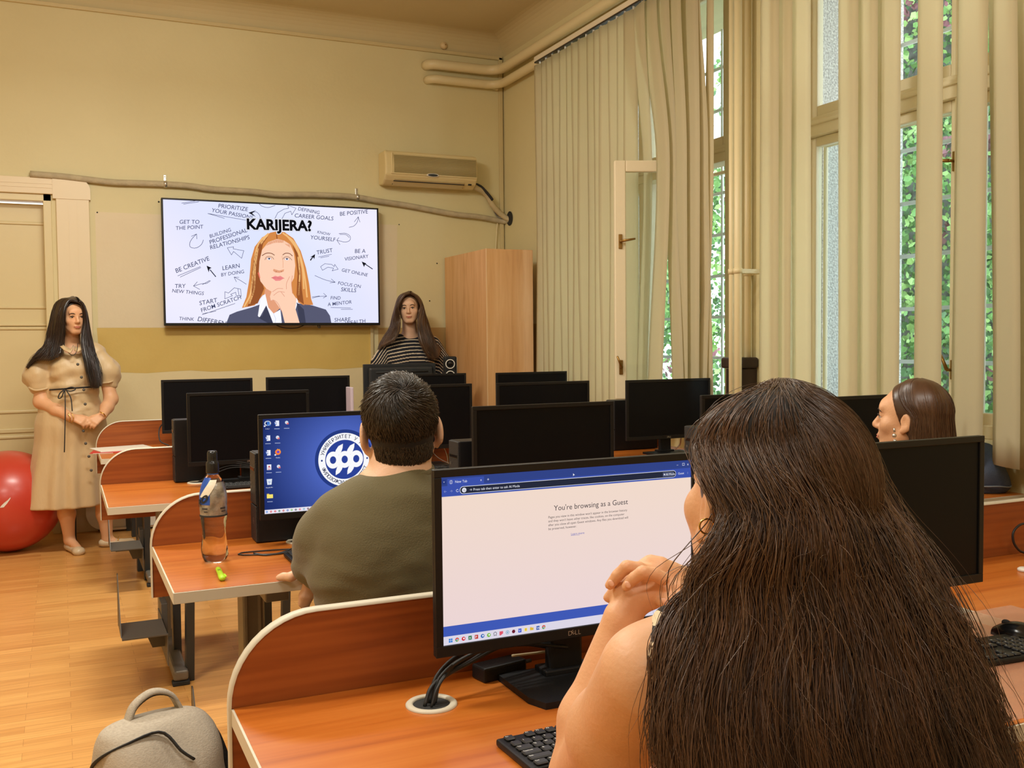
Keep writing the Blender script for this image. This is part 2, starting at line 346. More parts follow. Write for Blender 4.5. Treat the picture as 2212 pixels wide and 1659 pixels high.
# ------------------------------------------------------------------ windows
M_glass = bpy.data.materials.new('window_glass'); M_glass.use_nodes = True; nt = M_glass.node_tree; nt.nodes.clear()
o_ = nt.nodes.new('ShaderNodeOutputMaterial'); mx = nt.nodes.new('ShaderNodeMixShader'); tr = nt.nodes.new('ShaderNodeBsdfTransparent'); gl = nt.nodes.new('ShaderNodeBsdfGlossy'); fr = nt.nodes.new('ShaderNodeLayerWeight'); pw = nt.nodes.new('ShaderNodeMath'); pw.operation = 'POWER'; pw.inputs[1].default_value = 5; pw2 = nt.nodes.new('ShaderNodeMath'); pw2.operation = 'MULTIPLY_ADD'; pw2.inputs[1].default_value = .7; pw2.inputs[2].default_value = .03
tr.inputs[0].default_value = (.93, .97, .97, 1); gl.inputs['Roughness'].default_value = .02; nt.links.new(fr.outputs['Facing'], pw.inputs[0]); nt.links.new(pw.outputs[0], pw2.inputs[0])
nt.links.new(pw2.outputs[0], mx.inputs[0]); nt.links.new(tr.outputs[0], mx.inputs[1]); nt.links.new(gl.outputs[0], mx.inputs[2]); nt.links.new(mx.outputs[0], o_.inputs[0])
M_wout = mat('window_paint_outside', srgb(225, 228, 228), .5)
ZTR = 2.52   # transom
def handle(o, x, y, z, sy=1, vertical=False):
    mb = MB().box((x-.012, y-.012, z-.045), (x-.004, y+.012, z+.045), .003)
    mb.tube([(x-.01, y, z), (x-.045, y, z)], .007, 10)
    e = (x-.05, y+.03, z+.07) if vertical else (x-.055, y+sy*.085, z+.012)
    mb.tube([(x-.045, y, z), e], [.009, .006], 10); mb.build('handle', M_brass, o)
def sash(name, par, y0, y1, z0, z1, x, w=.055, th=.045, M=None):
    s = MB(); M = M or Matrix()
    for lo, hi in (((x, y0, z0), (x+th, y0+w, z1)), ((x, y1-w, z0), (x+th, y1, z1)), ((x, y0+w, z0), (x+th, y1-w, z0+w*1.2)), ((x, y0+w, z1-w), (x+th, y1-w, z1))): s.box(lo, hi, .006)
    s = s.build(name, M_paintw, par)
    g = MB().box((x+.018, y0+w-.005, z0+w), (x+.022, y1-w+.005, z1-w+.005)).build('pane', M_glass, s)
    s.matrix_local = M; return s
def window(n, Y0, Y1, splits, skip=None):
    w = struct(empty('window_%d' % n, (3.7, (Y0+Y1)/2, ZS))); w.matrix_world = Matrix()
    x = 3.72; f = MB()
    for lo, hi in (((x-.02, Y0, ZS), (x+.09, Y0+(.14 if n == 1 else .05), ZT)), ((x-.02, Y1-.025, ZS), (x+.04, Y1, ZT)), ((x-.02, Y0, ZS), (x+.09, Y1, ZS+.06)), ((x-.02, Y0, ZT-.06), (x+.09, Y1, ZT)), ((x-.03, Y0, ZTR-.05), (x+.09, Y1, ZTR+.05))): f.box(lo, hi, .004)
    f.box((x-.045, Y0, ZTR+.005), (x-.02, Y1, ZTR+.03), .008)
    for s_ in splits[1:-1]: f.box((x-.02, s_-.035, ZS), (x+.09, s_+.035, ZT), .006)
    f.build('window_frame', M_paintw, w)
    MB().box((XR-.05, Y0-.04, ZS-.035), (x, Y1+.04, ZS), .008).build('window_sill', M_paintw, w)
    for i, (a, c) in enumerate(zip(splits, splits[1:])):
        sash('transom_sash', w, a+.03, c-.005, ZTR+.05, ZT-.05, x+.01)
        if i != skip:
            q = sash('window_sash', w, a+.03, c-.005, ZS+.05, ZTR-.05, x+.01, w=.05)
            if n == 2: handle(q, x+.01, a+.05, 2.19); handle(q, x+.01, a+.05, 1.24, vertical=True)
        # outer leaf of the box window
        sash('outer_sash', w, a+.02, c-.01, ZS+.03, ZTR-.07, x+.10, w=.022, th=.02)
    return w
w2 = window(2, W2[0], W2[1], [W2[0]+.02, 3.21, W2[1]-.01])
MB().box((3.95, 2.45, ZS+.0), (3.975, 3.05, 2.46), .006).build('outer_leaf', mat('pale_outer_leaf', srgb(226, 232, 222), .5), w2)
w1 = window(1, W1[0], W1[1], [W1[0]+.13, 5.88, W1[1]-.02], skip=0)
# the open casement, swung into the room about its near jamb
hx, hy = 3.70, 5.08; ang = math.radians(-68)
Mo = Matrix.Translation((hx, hy, 0)) @ Matrix.Rotation(-ang, 4, 'Z') @ Matrix.Translation((-hx, -hy, 0))
s = sash('open_sash', w1, hy, hy+.60, ZS+.08, ZTR-.02, hx, w=.07, M=Mo)
handle(s, hx+.005, hy+.565, 2.0, -1); handle(s, hx+.005, hy+.565, 1.22, vertical=True)
# white security grilles outside
def grille(Y0, Y1, vy):
    mb = MB()
    z = ZS
    while z < ZT: mb.box((4.40, Y0, z), (4.412, Y1, z+.022)); z += .30
    for y in vy: mb.box((4.396, y-.011, ZS), (4.408, y+.011, ZT))
    return mb.build('window_grille', M_wout)
for k, (a, c, v) in enumerate(((W1[0]+.01, W1[1]-.01, (5.3, 5.6, 5.9, 6.2, 6.5)), (W2[0]+.01, W2[1]-.01, (2.6, 2.9, 3.2, 3.5, 3.8, 4.09)))):
    tag(grille(a, c, v), ('white bar grille outside the window with the open casement', 'white bar grille outside the window nearest the camera')[k], 'grille', kind=None)
# ivy and shrubs outside
M_leaf = [mat('leaf_a', srgb(120, 168, 96), .5, Transmission_Weight=0), mat('leaf_b', srgb(170, 208, 130), .5), mat('leaf_c', srgb(84, 124, 80), .5), mat('leaf_d', srgb(150, 96, 110), .5)]
def ivy(name, x, y0, y1, z0, z1, n, size, label, dens=.6):
    V = []; F = []; mi = []
    for i in range(n):
        y = random.uniform(y0, y1); z = random.uniform(z0, z1); q = mnoise.noise((y*.9, z*.9, 1)); xx = x + q*.8 + random.uniform(-.25, .25)
        if mnoise.noise((y*1.6+5, z*1.6, 4)) > dens: continue
        s = size*random.uniform(.5, 1.25); R = Matrix.Rotation(random.uniform(0, 6.3), 3, 'X') @ Matrix.Rotation(random.uniform(-1, 1), 3, 'Z') @ Matrix.Rotation(random.uniform(-.9, .9), 3, 'Y')
        b0 = len(V)
        for a, r in ((0, 1), (1.1, .75), (2.3, .6), (pi, .35), (-2.3, .6), (-1.1, .75)):
            p = R @ Vector((0.1*s*abs(math.sin(a)), math.cos(a)*r*s, math.sin(a)*r*s)); V.append((xx+p.x, y+p.y, z+p.z))
        F.append(list(range(b0, b0+6))); k = mnoise.noise((y*2, z*2, 9)); mi.append(3 if k > .42 else (1 if k+random.uniform(-.3, .3) > .1 else (2 if random.random() < .4 else 0)))
    me = bpy.data.meshes.new(name); me.from_pydata(V, [], F)
    for m_ in M_leaf: me.materials.append(m_)
    me.polygons.foreach_set('material_index', mi); o = bpy.data.objects.new(name, me); link(o); return tag(o, label, 'ivy', kind='stuff')
ivy('ivy_foliage', 8.2, 5.0, 10.5, -1, 7.2, 34000, .052, 'green and reddish ivy leaves growing outside beyond the nearer window', .75)
ivy('tree_foliage', 9.5, 11.2, 16, -1, 4.4, 11000, .07, 'yellow green foliage seen through the gap beside the far window', .5)
struct(MB().box((9.0, 4.5, -1), (9.2, 10.8, 6.8)).build('wall_exterior', mat('ivy_brick', srgb(150, 150, 150), .9, nz=(srgb(72, 74, 70), 9, None, .2))))
struct(MB().box((4.6, -2, -1.1), (14, 18, -1.0)).build('ground_exterior', mat('pale_ground', srgb(190, 196, 186), .9)))
# ------------------------------------------------------------------ vertical blinds
M_slat = bpy.data.materials.new('blind_fabric'); M_slat.use_nodes = True; nt = M_slat.node_tree; b = nt.nodes['Principled BSDF']; N, L = nt.nodes.new, nt.links.new
b.inputs['Base Color'].default_value = (*srgb(218, 212, 184), 1); b.inputs['Roughness'].default_value = .7
tl = N('ShaderNodeBsdfTranslucent'); tl.inputs[0].default_value = (*srgb(250, 238, 208), 1); ms = N('ShaderNodeMixShader'); ms.inputs[0].default_value = .5
wv = N('ShaderNodeTexWave'); wv.inputs['Scale'].default_value = 45; wv.bands_direction = 'Y'; tcw = N('ShaderNodeTexCoord'); L(tcw.outputs['UV'], wv.inputs[0])
mpw = N('ShaderNodeMapping'); mpw.inputs['Scale'].default_value = (1, .16, 1); L(tcw.outputs['UV'], mpw.inputs[0]); L(mpw.outputs[0], wv.inputs[0])
bp = N('ShaderNodeBump'); bp.inputs['Strength'].default_value = .25; bp.inputs['Distance'].default_value = .002; L(wv.outputs['Fac'], bp.inputs['Height']); L(bp.outputs[0], b.inputs['Normal'])
L(b.outputs[0], ms.inputs[1]); L(tl.outputs[0], ms.inputs[2]); L(ms.outputs[0], nt.nodes['Material Output'].inputs[0])
XB = 3.40
def slat(par, keys, zt=3.509, zb=.874):
    """keys: list of (z, (x, y) far edge, (x, y) near edge)"""
    n = 26; P = []; uv = []
    ks = sorted(keys, key=lambda k: -k[0]); k0 = ks[0]
    for i in range(n):
        z = zt+(zb-zt)*i/(n-1); j = 0
        while j < len(ks)-2 and z < ks[j+1][0]: j += 1
        a, c = ks[j], ks[min(j+1, len(ks)-1)]
        f = 0 if a is c else min(1, max(0, (a[0]-z)/(a[0]-c[0]))); f = f*f*(3-2*f)
        A = Vector(a[1]).lerp(Vector(c[1]), f); B = Vector(a[2]).lerp(Vector(c[2]), f); d = B-A; nrm = Vector((-d.y, d.x)).normalized() if d.length else Vector((0, 0))
        row = []
        for q in range(5):
            u = q/4; p = A+d*u+nrm*(-.010*(1-(2*u-1)**2)); row.append((p.x, p.y, z))
        P.append(row)
    m_ = MB().grid(P); bm = m_.bm; L_ = bm.loops.layers.uv.new('UVMap'); 
    for f in bm.faces:
        for l in f.loops: l[L_].uv = (0, l.vert.co.z); 
    for i, v in enumerate(bm.verts):
        u = (i % 5)/4
        for l in v.link_loops: l[L_].uv = (v.co.z*0, u*6.3)
    o = m_.build('slat', M_slat, par); mod = o.modifiers.new('thickness', 'SOLIDIFY'); mod.thickness = .0008; return o
def headrail(par, y0, y1):
    MB().box((XB-.022, y0, 3.536), (XB+.022, y1, 3.573), .003).build('headrail', mat('white_rail', srgb(225, 215, 190), .35), par)
    MB().box((XB-.018, y0, 3.526), (XB+.018, y1, 3.5355)).build('track', mat('black_track', (.012, .012, .012), .3), par)
    y = y1-.06; h0 = MB().box((-.006, -.004, -.01), (.006, .004, .01)).build('hanger', M_white, par); h0.location = (XB, y, 3.516); y -= .1045
    while y > y0: h = h0.copy(); COL.objects.link(h); h.location = (XB, y, 3.516); y -= .1045
def on(px, y_, X=XB): p = atX(px, y_, X); return p.y
b1 = empty('vertical_blind', (XB, 6, 3.6), 0, 'pale cream vertical slat blind with slats bunched over the open casement', 'blind'); b1.matrix_world = Matrix()
headrail(b1, 4.77, 6.905)
y = 6.853; k = 0; edges = []
while y > 5.475:
    w = .115; tilt = -.016 + .009*math.sin(k*1.7); sk = .012*math.sin(k*2.3+1)
    slat(b1, [(3.505, (XB+tilt, y+w/2), (XB-tilt, y-w/2)), (2.2, (XB+tilt+sk, y+w/2), (XB-tilt, y-w/2+sk)), (.9, (XB+tilt, y+w/2+sk), (XB-tilt-sk, y-w/2+sk))]); y -= .102; k += 1
# slats pushed aside by the open casement: (top px, mid px at y 330, bottom px) far and near edges, distance X
def pslat(t, mid, bt, X3):
    ks = []
    for (z, (pa, pb), Xa, Xb, yy) in ((3.505, t, X3[0]+.03, X3[0]-.03, 20), (2.45, mid, X3[1]+.02, X3[1]-.02, 330), (.9, bt, X3[2]+.02, X3[2]-.02, 840)):
        ks.append((z, (Xa, atX(pa, yy, Xa).y), (Xb, atX(pb, yy, Xb).y)))
    slat(b1, ks)
pslat((1362, 1392), (1390, 1409), (1375, 1398), (XB, 3.42, 3.39))
pslat((1384, 1418), (1418, 1447), (1398, 1430), (XB, 3.34, 3.32))
pslat((1412, 1445), (1438, 1462), (1453, 1478), (XB, 3.36, 3.34))
pslat((1438, 1470), (1455, 1484), (1470, 1486), (XB-.01, 3.34, 3.35))
pslat((1466, 1508), (1478, 1512), (1484, 1510), (XB, 3.35, 3.36))
pslat((1527, 1542), (1524, 1542), (1505, 1526), (XB+.01, 3.38, 3.38))
pslat((1500, 1510), (1496, 1530), (1522, 1541), (XB, 3.37, 3.39))
b2 = empty('vertical_blind', (XB, 3, 3.6), 0, 'cream vertical slat blind standing partly open before the nearest window', 'blind'); b2.matrix_world = Matrix()
headrail(b2, 1.2, 4.355)
S2 = [((1643, 1683), (1640, 1681)), ((1679, 1712), (1680, 1707)), ((1708, 1751), (1712, 1752)), ((1811, 1854), (1811, 1852)), ((1850, 1896), (1851, 1894)), ((1893, 1946), (1893, 1942)), ((1984, 2037), (1974, 2033)), ((2073, 2136), (2055, 2124)), ((2130, 2192), (2146, 2205)), ((2188, 2250), (2200, 2275)), ((2262, 2330), (2262, 2330)), ((2345, 2420), (2345, 2420))]
for i, (t, bt) in enumerate(S2):
    tl_ = .022 if i % 2 else .030
    slat(b2, [(3.505, (XB+tl_, atX(t[0], 0, XB+tl_).y), (XB-tl_, atX(t[1], 0, XB-tl_).y)), (.9, (XB+tl_, atX(bt[0], 850, XB+tl_).y), (XB-tl_, atX(bt[1], 850, XB-tl_).y))])
# ------------------------------------------------------------------ heating pipes
def pipe_run(zc, r, xs, off, label):
    yw, xw = YW-off, XR-off; xb = xw-.14; p = [(xs, YW+.02, zc), (xs+.01, yw+.03, zc), (xs+.05, yw, zc), (xs+.12, yw, zc), (xb, yw, zc)]
    for k in range(1, 6): a = k/6*pi/2; p.append((xb+.14*math.sin(a), yw-.14*(1-math.cos(a)), zc))
    p += [(xw, yw-.16, zc), (xw, 3, zc), (xw, -1.5, zc), (xw+.2, -1.6, zc)]
    return tag(MB().tube(p, r, 16).build('heating_pipe', M_pipe), label, 'pipe', 'heating pipes under the ceiling')
z1 = at(1000, 146, YW-.07).z; z2 = at(1000, 177, YW-.07).z
pipe_run(z1, .042, at(925, 140, YW-.07).x, .075, 'thick cream heating pipe, upper of the two bending round the corner under the ceiling')
pipe_run(z2, .036, at(928, 172, YW-.07).x, .07, 'cream heating pipe, lower of the two bending round the corner under the ceiling')
for px, r, X, lb in ((1580, .0145, 3.36, 'thin cream riser pipe, farthest from the window blind beside it'), (1594, .021, 3.36, 'thicker cream riser pipe, in the middle of the three on the pier'), (1615, .0185, 3.545, 'cream riser pipe fixed right against the wall pier')):
    p = atX(px, 600, X); o = empty('riser_pipe', (p.x, p.y, 0), 0, lb, 'pipe', 'riser pipes on the pier')
    MB().tube([(0, 0, .35 if X > 3.5 else 0), (0, 0, 3.5)], r, 16).build('tube', M_pipe, o)
    zc = 1.76; MB().tube([(0, 0, zc-.014), (0, 0, zc+.014)], r+.004, 16).box((0, -.006, zc-.012), (XR-p.x-.0, .006, zc+.012), .002).build('clamp', M_pipe, o)
# dark cabinet behind the riser pipes
ca = atX(1558, 790, 3.42); cb = 4.46
o = empty('cabinet', (3.50, (ca.y+cb)/2, 0), 0, 'dark brown wooden cabinet standing against the pier behind the riser pipes', 'cabinet'); h = ca.y-cb
zt_ = atX(1600, 773, 3.42).z; zb_ = atX(1600, 797, 3.42).z
MB().box((-.07, -h/2+.015, 0), (.078, h/2-.03, zb_-.002), .004).build('body', M_dark, o)
MB().box((-.085, -h/2, zb_), (.08, h/2, zt_), .012).build('top_rail', M_dark, o)
# ------------------------------------------------------------------ television
yT = YW-.10; A = at(347, 427, yT); B = at(816, 450, yT); C_ = at(356, 704, yT); D = at(821, 702, yT)
xl, xr = (A.x+C_.x)/2, (B.x+D.x)/2; zt_, zb_ = (A.z+B.z)/2, (C_.z+D.z)/2; cx = (xl+xr)/2
tv = empty('television', (cx, yT, zb_), 0, 'large wall mounted television showing a career slide with a thoughtful woman', 'television')
w_, h_ = xr-xl, zt_-zb_
MB().box((-w_/2, 0, 0), (w_/2, .045, h_), .004).build('housing', M_black, tv)
mb = MB(); e = .012
for q in (((-w_/2, -.011, 0), (w_/2, .003, .020)), ((-w_/2, -.011, h_-e), (w_/2, .003, h_)), ((-w_/2, -.011, .02), (-w_/2+e, .003, h_-e)), ((w_/2-e, -.011, .02), (w_/2, .003, h_-e))): mb.box(*q, .0015)
mb.build('bezel', M_bez, tv)
MB().box((-.25, .045, .2), (.25, .10, .7), .005).build('wall_bracket', M_black, tv)
MB().tube(spline([(-.02, .03, .01), (.06, .03, -.018), (.16, .03, -.02), (.24, .03, .01)], 14), .004, 6).tube([(.33, .02, .004), (.33, .0, -.02), (.345, .0, -.02), (.345, .02, .004)], .004, 6).build('cable_loop', M_cable, tv)
T = Art(); ink = srgb(62, 68, 98); TS = 500/2212
def tp(cx_, cy_): p = at(340+cx_*TS, 420+cy_*TS, yT-.002); return (p.x-cx, p.z-zb_)
def tps(l): return [tp(*q) for q in l]
cw = srgb(226, 232, 255)
def bgcol(x, y):
    u, v = x/w_+.5, y/h_; q = .5+.5*math.sin(u*5+v*4); return (.70+.10*q+.1*abs(u-.5), .76+.06*q, 1.0)
nx, ny = 24, 12; x0, y0, x1, y1 = -w_/2+e, .02, w_/2-e, h_-e
for i in range(nx):
    for j in range(ny):
        q = [(x0+(x1-x0)*a/nx, y0+(y1-y0)*b_/ny) for a, b_ in ((i, j), (i+1, j), (i+1, j+1), (i, j+1))]; T.poly(q, [bgcol(*p) for p in q])
T.layer()
def tt(s, x, y, x2, y2, size, **k):
    a = tp(x, y); c = tp(x2, y2); rot = math.atan2(c[1]-a[1], c[0]-a[0]); L0 = math.hypot(c[0]-a[0], c[1]-a[1])
    V, _ = txt_mesh(s, 1, shear=.12); ww = max(v.x for v in V)-min(v.x for v in V); T.text(s, a[0], a[1], min(L0/ww, size*1.25), ink, rot, shear=.12, spacing=k.get('sp', 1), bold=.003)
SZ = .055
for s, x, y, x2, y2 in (('PRIORITIZE', 578, 125, 862, 160), ('YOUR PASSIONS', 515, 165, 908, 238), ('DEFINING', 1340, 150, 1545, 190), ('CAREER GOALS', 1308, 218, 1678, 248), ('BE POSITIVE', 1742, 205, 2012, 180), ('GET TO', 208, 280, 398, 280), ('THE POINT', 175, 340, 438, 325), ('BUILDING', 502, 418, 705, 352), ('PROFESSIONAL', 502, 478, 858, 358), ('RELATIONSHIPS', 505, 528, 882, 425), ('KNOW', 1525, 370, 1650, 395), ('YOURSELF', 1460, 425, 1698, 450), ('TRUST', 1522, 575, 1675, 550), ('BE A', 1884, 560, 1985, 558), ('VISIONARY', 1790, 635, 2018, 605), ('GET ONLINE', 1757, 735, 2005, 785), ('FOCUS ON', 1722, 860, 1940, 895), ('SKILLS', 1752, 925, 1898, 935), ('FIND', 1652, 1003, 1748, 1005), ('A MENTOR', 1628, 1068, 1858, 1042), ('BE CREATIVE', 178, 752, 500, 628), ('LEARN', 620, 725, 788, 698), ('BY DOING', 608, 785, 828, 752), ('TRY', 165, 895, 268, 892), ('NEW THINGS', 137, 935, 440, 962), ('START', 402, 1060, 575, 1028), ('FROM SCRATCH', 420, 1128, 802, 998), ('THINK', 205, 1200, 345, 1208), ('DIFFERENT', 378, 1208, 690, 1262), ('SHARE', 1690, 1218, 1845, 1212), ('WEALTH', 1795, 1250, 1988, 1225)):
    tt(s, x, y, x2, y2, SZ)
for l in ([(482, 182), (640, 228)], [(482, 182), (880, 252)], [(232, 84), (395, 56)], [(250, 92), (395, 70)], [(195, 778), (410, 690)], [(218, 790), (416, 698)], [(428, 1150), (742, 1042)], [(432, 1140), (560, 1115)], [(1540, 598), (1665, 572)], [(1560, 606), (1640, 590)], [(1658, 1080), (1848, 1086)], [(1755, 1098), (1866, 1098)]): T.line(tps(l), .0032, ink)
for l in ([(440, 435), (420, 480), (370, 512), (318, 505), (308, 470), (330, 425), (372, 380)], [(968, 85), (1000, 112), (1060, 125), (1125, 105)], [(1832, 315), (1880, 300), (1912, 260), (1920, 215)], [(1735, 375), (1800, 372), (1842, 400), (1838, 440), (1790, 455), (1715, 437)], [(1745, 382), (1800, 384), (1834, 412)], [(988, 240), (975, 195), (940, 165), (900, 178)], [(508, 825), (470, 850), (430, 852), (345, 875)], [(500, 822), (430, 862)], [(850, 858), (790, 820), (735, 790)], [(1505, 775), (1600, 815), (1698, 840)], [(1480, 990), (1550, 975), (1618, 972)], [(1480, 980), (1550, 970)], [(2055, 712), (1990, 670)], [(557, 785), (500, 720)]): T.line(tps(l), .0034, ink, 14)
for l in ([(325, 400), (375, 378), (378, 425)], [(1882, 262), (1920, 213), (1936, 265)], [(1735, 412), (1715, 437), (1745, 480)], [(382, 835), (345, 875), (405, 908)], [(780, 792), (733, 790), (755, 835)], [(1662, 808), (1700, 840), (1650, 845)], [(1588, 945), (1618, 972), (1585, 990)], [(668, 510), (728, 500), (725, 520), (826, 538), (805, 610), (728, 545), (708, 578), (668, 510)], [(1122, 232), (1150, 175), (1210, 140), (1255, 132), (1245, 103), (1325, 132), (1285, 195), (1275, 160), (1220, 180), (1182, 248)], [(645, 930), (680, 942), (735, 892), (795, 905), (802, 972), (752, 965), (748, 935), (700, 955), (718, 968), (645, 998), (645, 930)], [(770, 903), (780, 965)], [(1560, 690), (1600, 662), (1665, 668), (1690, 690), (1695, 668), (1728, 715), (1670, 730), (1685, 705), (1630, 695), (1578, 725), (1560, 690)]): T.line(tps(l), .0032, ink)
blk = srgb(22, 22, 26)
for l in ([(870, 175), (945, 150), (905, 178), (942, 215)], [(470, 680), (518, 702), (498, 712), (490, 745)], [(1952, 640), (1998, 660), (1985, 670), (1975, 694)], [(1460, 600), (1508, 570), (1500, 620), (1490, 600), (1465, 635), (1458, 625), (1480, 598)]): T.poly(tps(l), blk)
T.line(tps([(557, 785), (505, 722)]), .007, blk); T.line(tps([(2055, 712), (1990, 668)]), .007, blk)
# the slide's photographed woman, drawn in flat tones
T.layer(); hair = srgb(212, 136, 72); hair2 = srgb(150, 84, 44); hair3 = srgb(240, 186, 120); skn = srgb(250, 206, 178); skn2 = srgb(226, 158, 122); suit = srgb(86, 88, 112); suit2 = srgb(62, 64, 84); wh = srgb(246, 246, 255)
T.poly(tps([(655, 1240), (690, 1150), (760, 1120), (900, 1080), (985, 1050), (1330, 1040), (1480, 1060), (1610, 1100), (1650, 1160), (1665, 1240)]), suit)
T.poly(tps([(1140, 352), (1215, 360), (1300, 420), (1370, 540), (1420, 700), (1450, 850), (1470, 1000), (1490, 1055), (1400, 1060), (1300, 1010), (1010, 960), (930, 1060), (808, 1085), (850, 980), (880, 800), (895, 620), (930, 500), (1000, 410), (1080, 365)]), hair)
T.layer()
T.poly(tps([(1060, 400), (1010, 470), (985, 600), (990, 800), (1020, 900), (960, 1040), (860, 1075), (900, 960), (900, 760), (925, 600), (970, 470)]), hair2)
T.poly(tps([(1290, 480), (1325, 600), (1340, 760), (1330, 960), (1340, 1010), (1400, 1050), (1380, 900), (1370, 700), (1340, 560)]), hair2)
for l in ([(1060, 375), (980, 450), (940, 560), (915, 760), (890, 950), (830, 1070)], [(1200, 370), (1310, 460), (1370, 600), (1410, 800), (1430, 980)], [(1230, 385), (1330, 520), (1385, 700), (1400, 900)], [(960, 520), (935, 700), (925, 900), (880, 1040)], [(1050, 390), (990, 470)], [(1345, 600), (1360, 760), (1350, 960)]): T.line(tps(l), .012, hair3, 20)
T.poly(tps([(1030, 900), (1010, 1010), (1080, 1110), (1115, 1140), (1180, 1080), (1230, 1000), (1210, 930)]), skn2)
T.poly(tps([(1140, 360), (1146, 395), (1150, 430), (1140, 432), (1135, 395)]), hair2)
T.layer()
T.poly(tps([(1145, 425), (1060, 455), (1000, 530), (975, 640), (968, 760), (985, 830), (1040, 900), (1120, 945), (1190, 945), (1250, 900), (1305, 800), (1318, 680), (1305, 560), (1270, 480), (1210, 440)]), skn)
T.poly(tps([(1145, 428), (1060, 458), (1015, 520), (1040, 490), (1110, 465), (1200, 462), (1270, 510), (1262, 470), (1210, 440)]), skn2)
T.poly(tps([(958, 750), (972, 742), (985, 800), (975, 800)]), srgb(230, 110, 90))
T.layer()
for (x, y) in ((1068, 615), (1238, 618)):
    P_ = tp(x, y); T.disc(P_[0], P_[1], .020, srgb(190, 130, 110), ry=.010)
    T.layer(); T.disc(P_[0], P_[1]-.001, .0165, wh, ry=.0085); T.layer(); T.disc(P_[0], P_[1]+.001, .0078, srgb(96, 112, 140)); T.layer(); T.disc(P_[0], P_[1]+.001, .0036, srgb(20, 20, 30)); T.z -= .00075
T.layer(); T.layer(); T.layer()
T.line(tps([(1000, 585), (1040, 562), (1085, 562), (1118, 580)]), .0055, srgb(120, 70, 50), 12); T.line(tps([(1198, 578), (1225, 562), (1262, 565), (1290, 588)]), .0055, srgb(120, 70, 50), 12)
T.line(tps([(1028, 625), (1040, 600), (1070, 592), (1100, 602), (1112, 620)]), .003, srgb(80, 40, 40), 12); T.line(tps([(1198, 620), (1215, 600), (1240, 594), (1265, 605), (1285, 628)]), .003, srgb(80, 40, 40), 12)
T.poly(tps([(1105, 730), (1125, 745), (1165, 750), (1205, 738), (1212, 715), (1165, 728), (1110, 712)]), skn2)
T.disc(*tp(1135, 738), .005, srgb(150, 80, 64), ry=.003); T.disc(*tp(1185, 738), .005, srgb(150, 80, 64), ry=.003)
T.line(tps([(1190, 590), (1200, 640), (1200, 700)]), .003, skn2, 10)
T.poly(tps([(1090, 795), (1125, 778), (1150, 785), (1175, 778), (1212, 800), (1172, 824), (1130, 826)]), srgb(236, 136, 136))
T.line(tps([(1090, 797), (1150, 800), (1212, 802)]), .003, srgb(170, 70, 80), 8)
# collar, lapels, shirt
T.poly(tps([(1030, 950), (985, 1000), (960, 1160), (975, 1178), (1040, 1060), (1110, 1240), (1190, 1240), (1175, 1100), (1110, 1138), (1060, 1080)]), wh)
T.poly(tps([(1330, 990), (1345, 1020), (1320, 1100), (1300, 1020)]), wh)
T.layer()
T.poly(tps([(1040, 1065), (1000, 1160), (962, 1178), (985, 1190), (1075, 1240), (1108, 1240)]), suit2)
T.poly(tps([(1330, 1030), (1360, 1240), (1420, 1240), (1400, 1100)]), suit2)
T.line(tps([(1110, 1140), (1130, 1185), (1125, 1240)]), .003, srgb(190, 195, 220))
# hand on the chin
T.layer()
T.poly(tps([(1090, 930), (1140, 880), (1200, 872), (1235, 900), (1290, 940), (1330, 1000), (1318, 1090), (1362, 1240), (1220, 1240), (1190, 1120), (1130, 1030), (1110, 1010), (1085, 1020), (1075, 975)]), skn)
T.poly(tps([(1235, 905), (1232, 850), (1262, 785), (1282, 760), (1290, 775), (1280, 850), (1290, 945)]), skn)
T.layer()
for l in ([(1100, 930), (1150, 900), (1200, 900)], [(1110, 965), (1160, 930), (1215, 935)], [(1190, 1120), (1150, 1040), (1110, 1010), (1085, 1018)], [(1233, 905), (1234, 850), (1263, 785)], [(1215, 975), (1180, 930)], [(1290, 945), (1281, 850), (1290, 776)]): T.line(tps(l), .0032, srgb(214, 140, 116), 12)
# title with a pale outline
a = tp(850, 330); c = tp(1470, 348); rot = math.atan2(c[1]-a[1], c[0]-a[0]); LL = math.hypot(c[0]-a[0], c[1]-a[1])
V_, _ = txt_mesh('KARIJERA?', 1, bold=.03); sz = LL/(max(v.x for v in V_)-min(v.x for v in V_))
T.layer(); T.text('KARIJERA?', a[0], a[1], sz, srgb(176, 178, 190), rot, bold=.095); T.layer(); T.text('KARIJERA?', a[0], a[1], sz, srgb(240, 240, 250), rot, bold=.082); T.layer(); T.text('KARIJERA?', a[0], a[1], sz, srgb(16, 16, 20), rot, bold=.040)
T.build('screen', emis_attr('tv_picture', 1.05), Matrix(((1, 0, 0, 0), (0, 0, -1, -.0005), (0, 1, 0, 0), (0, 0, 0, 1))), tv)
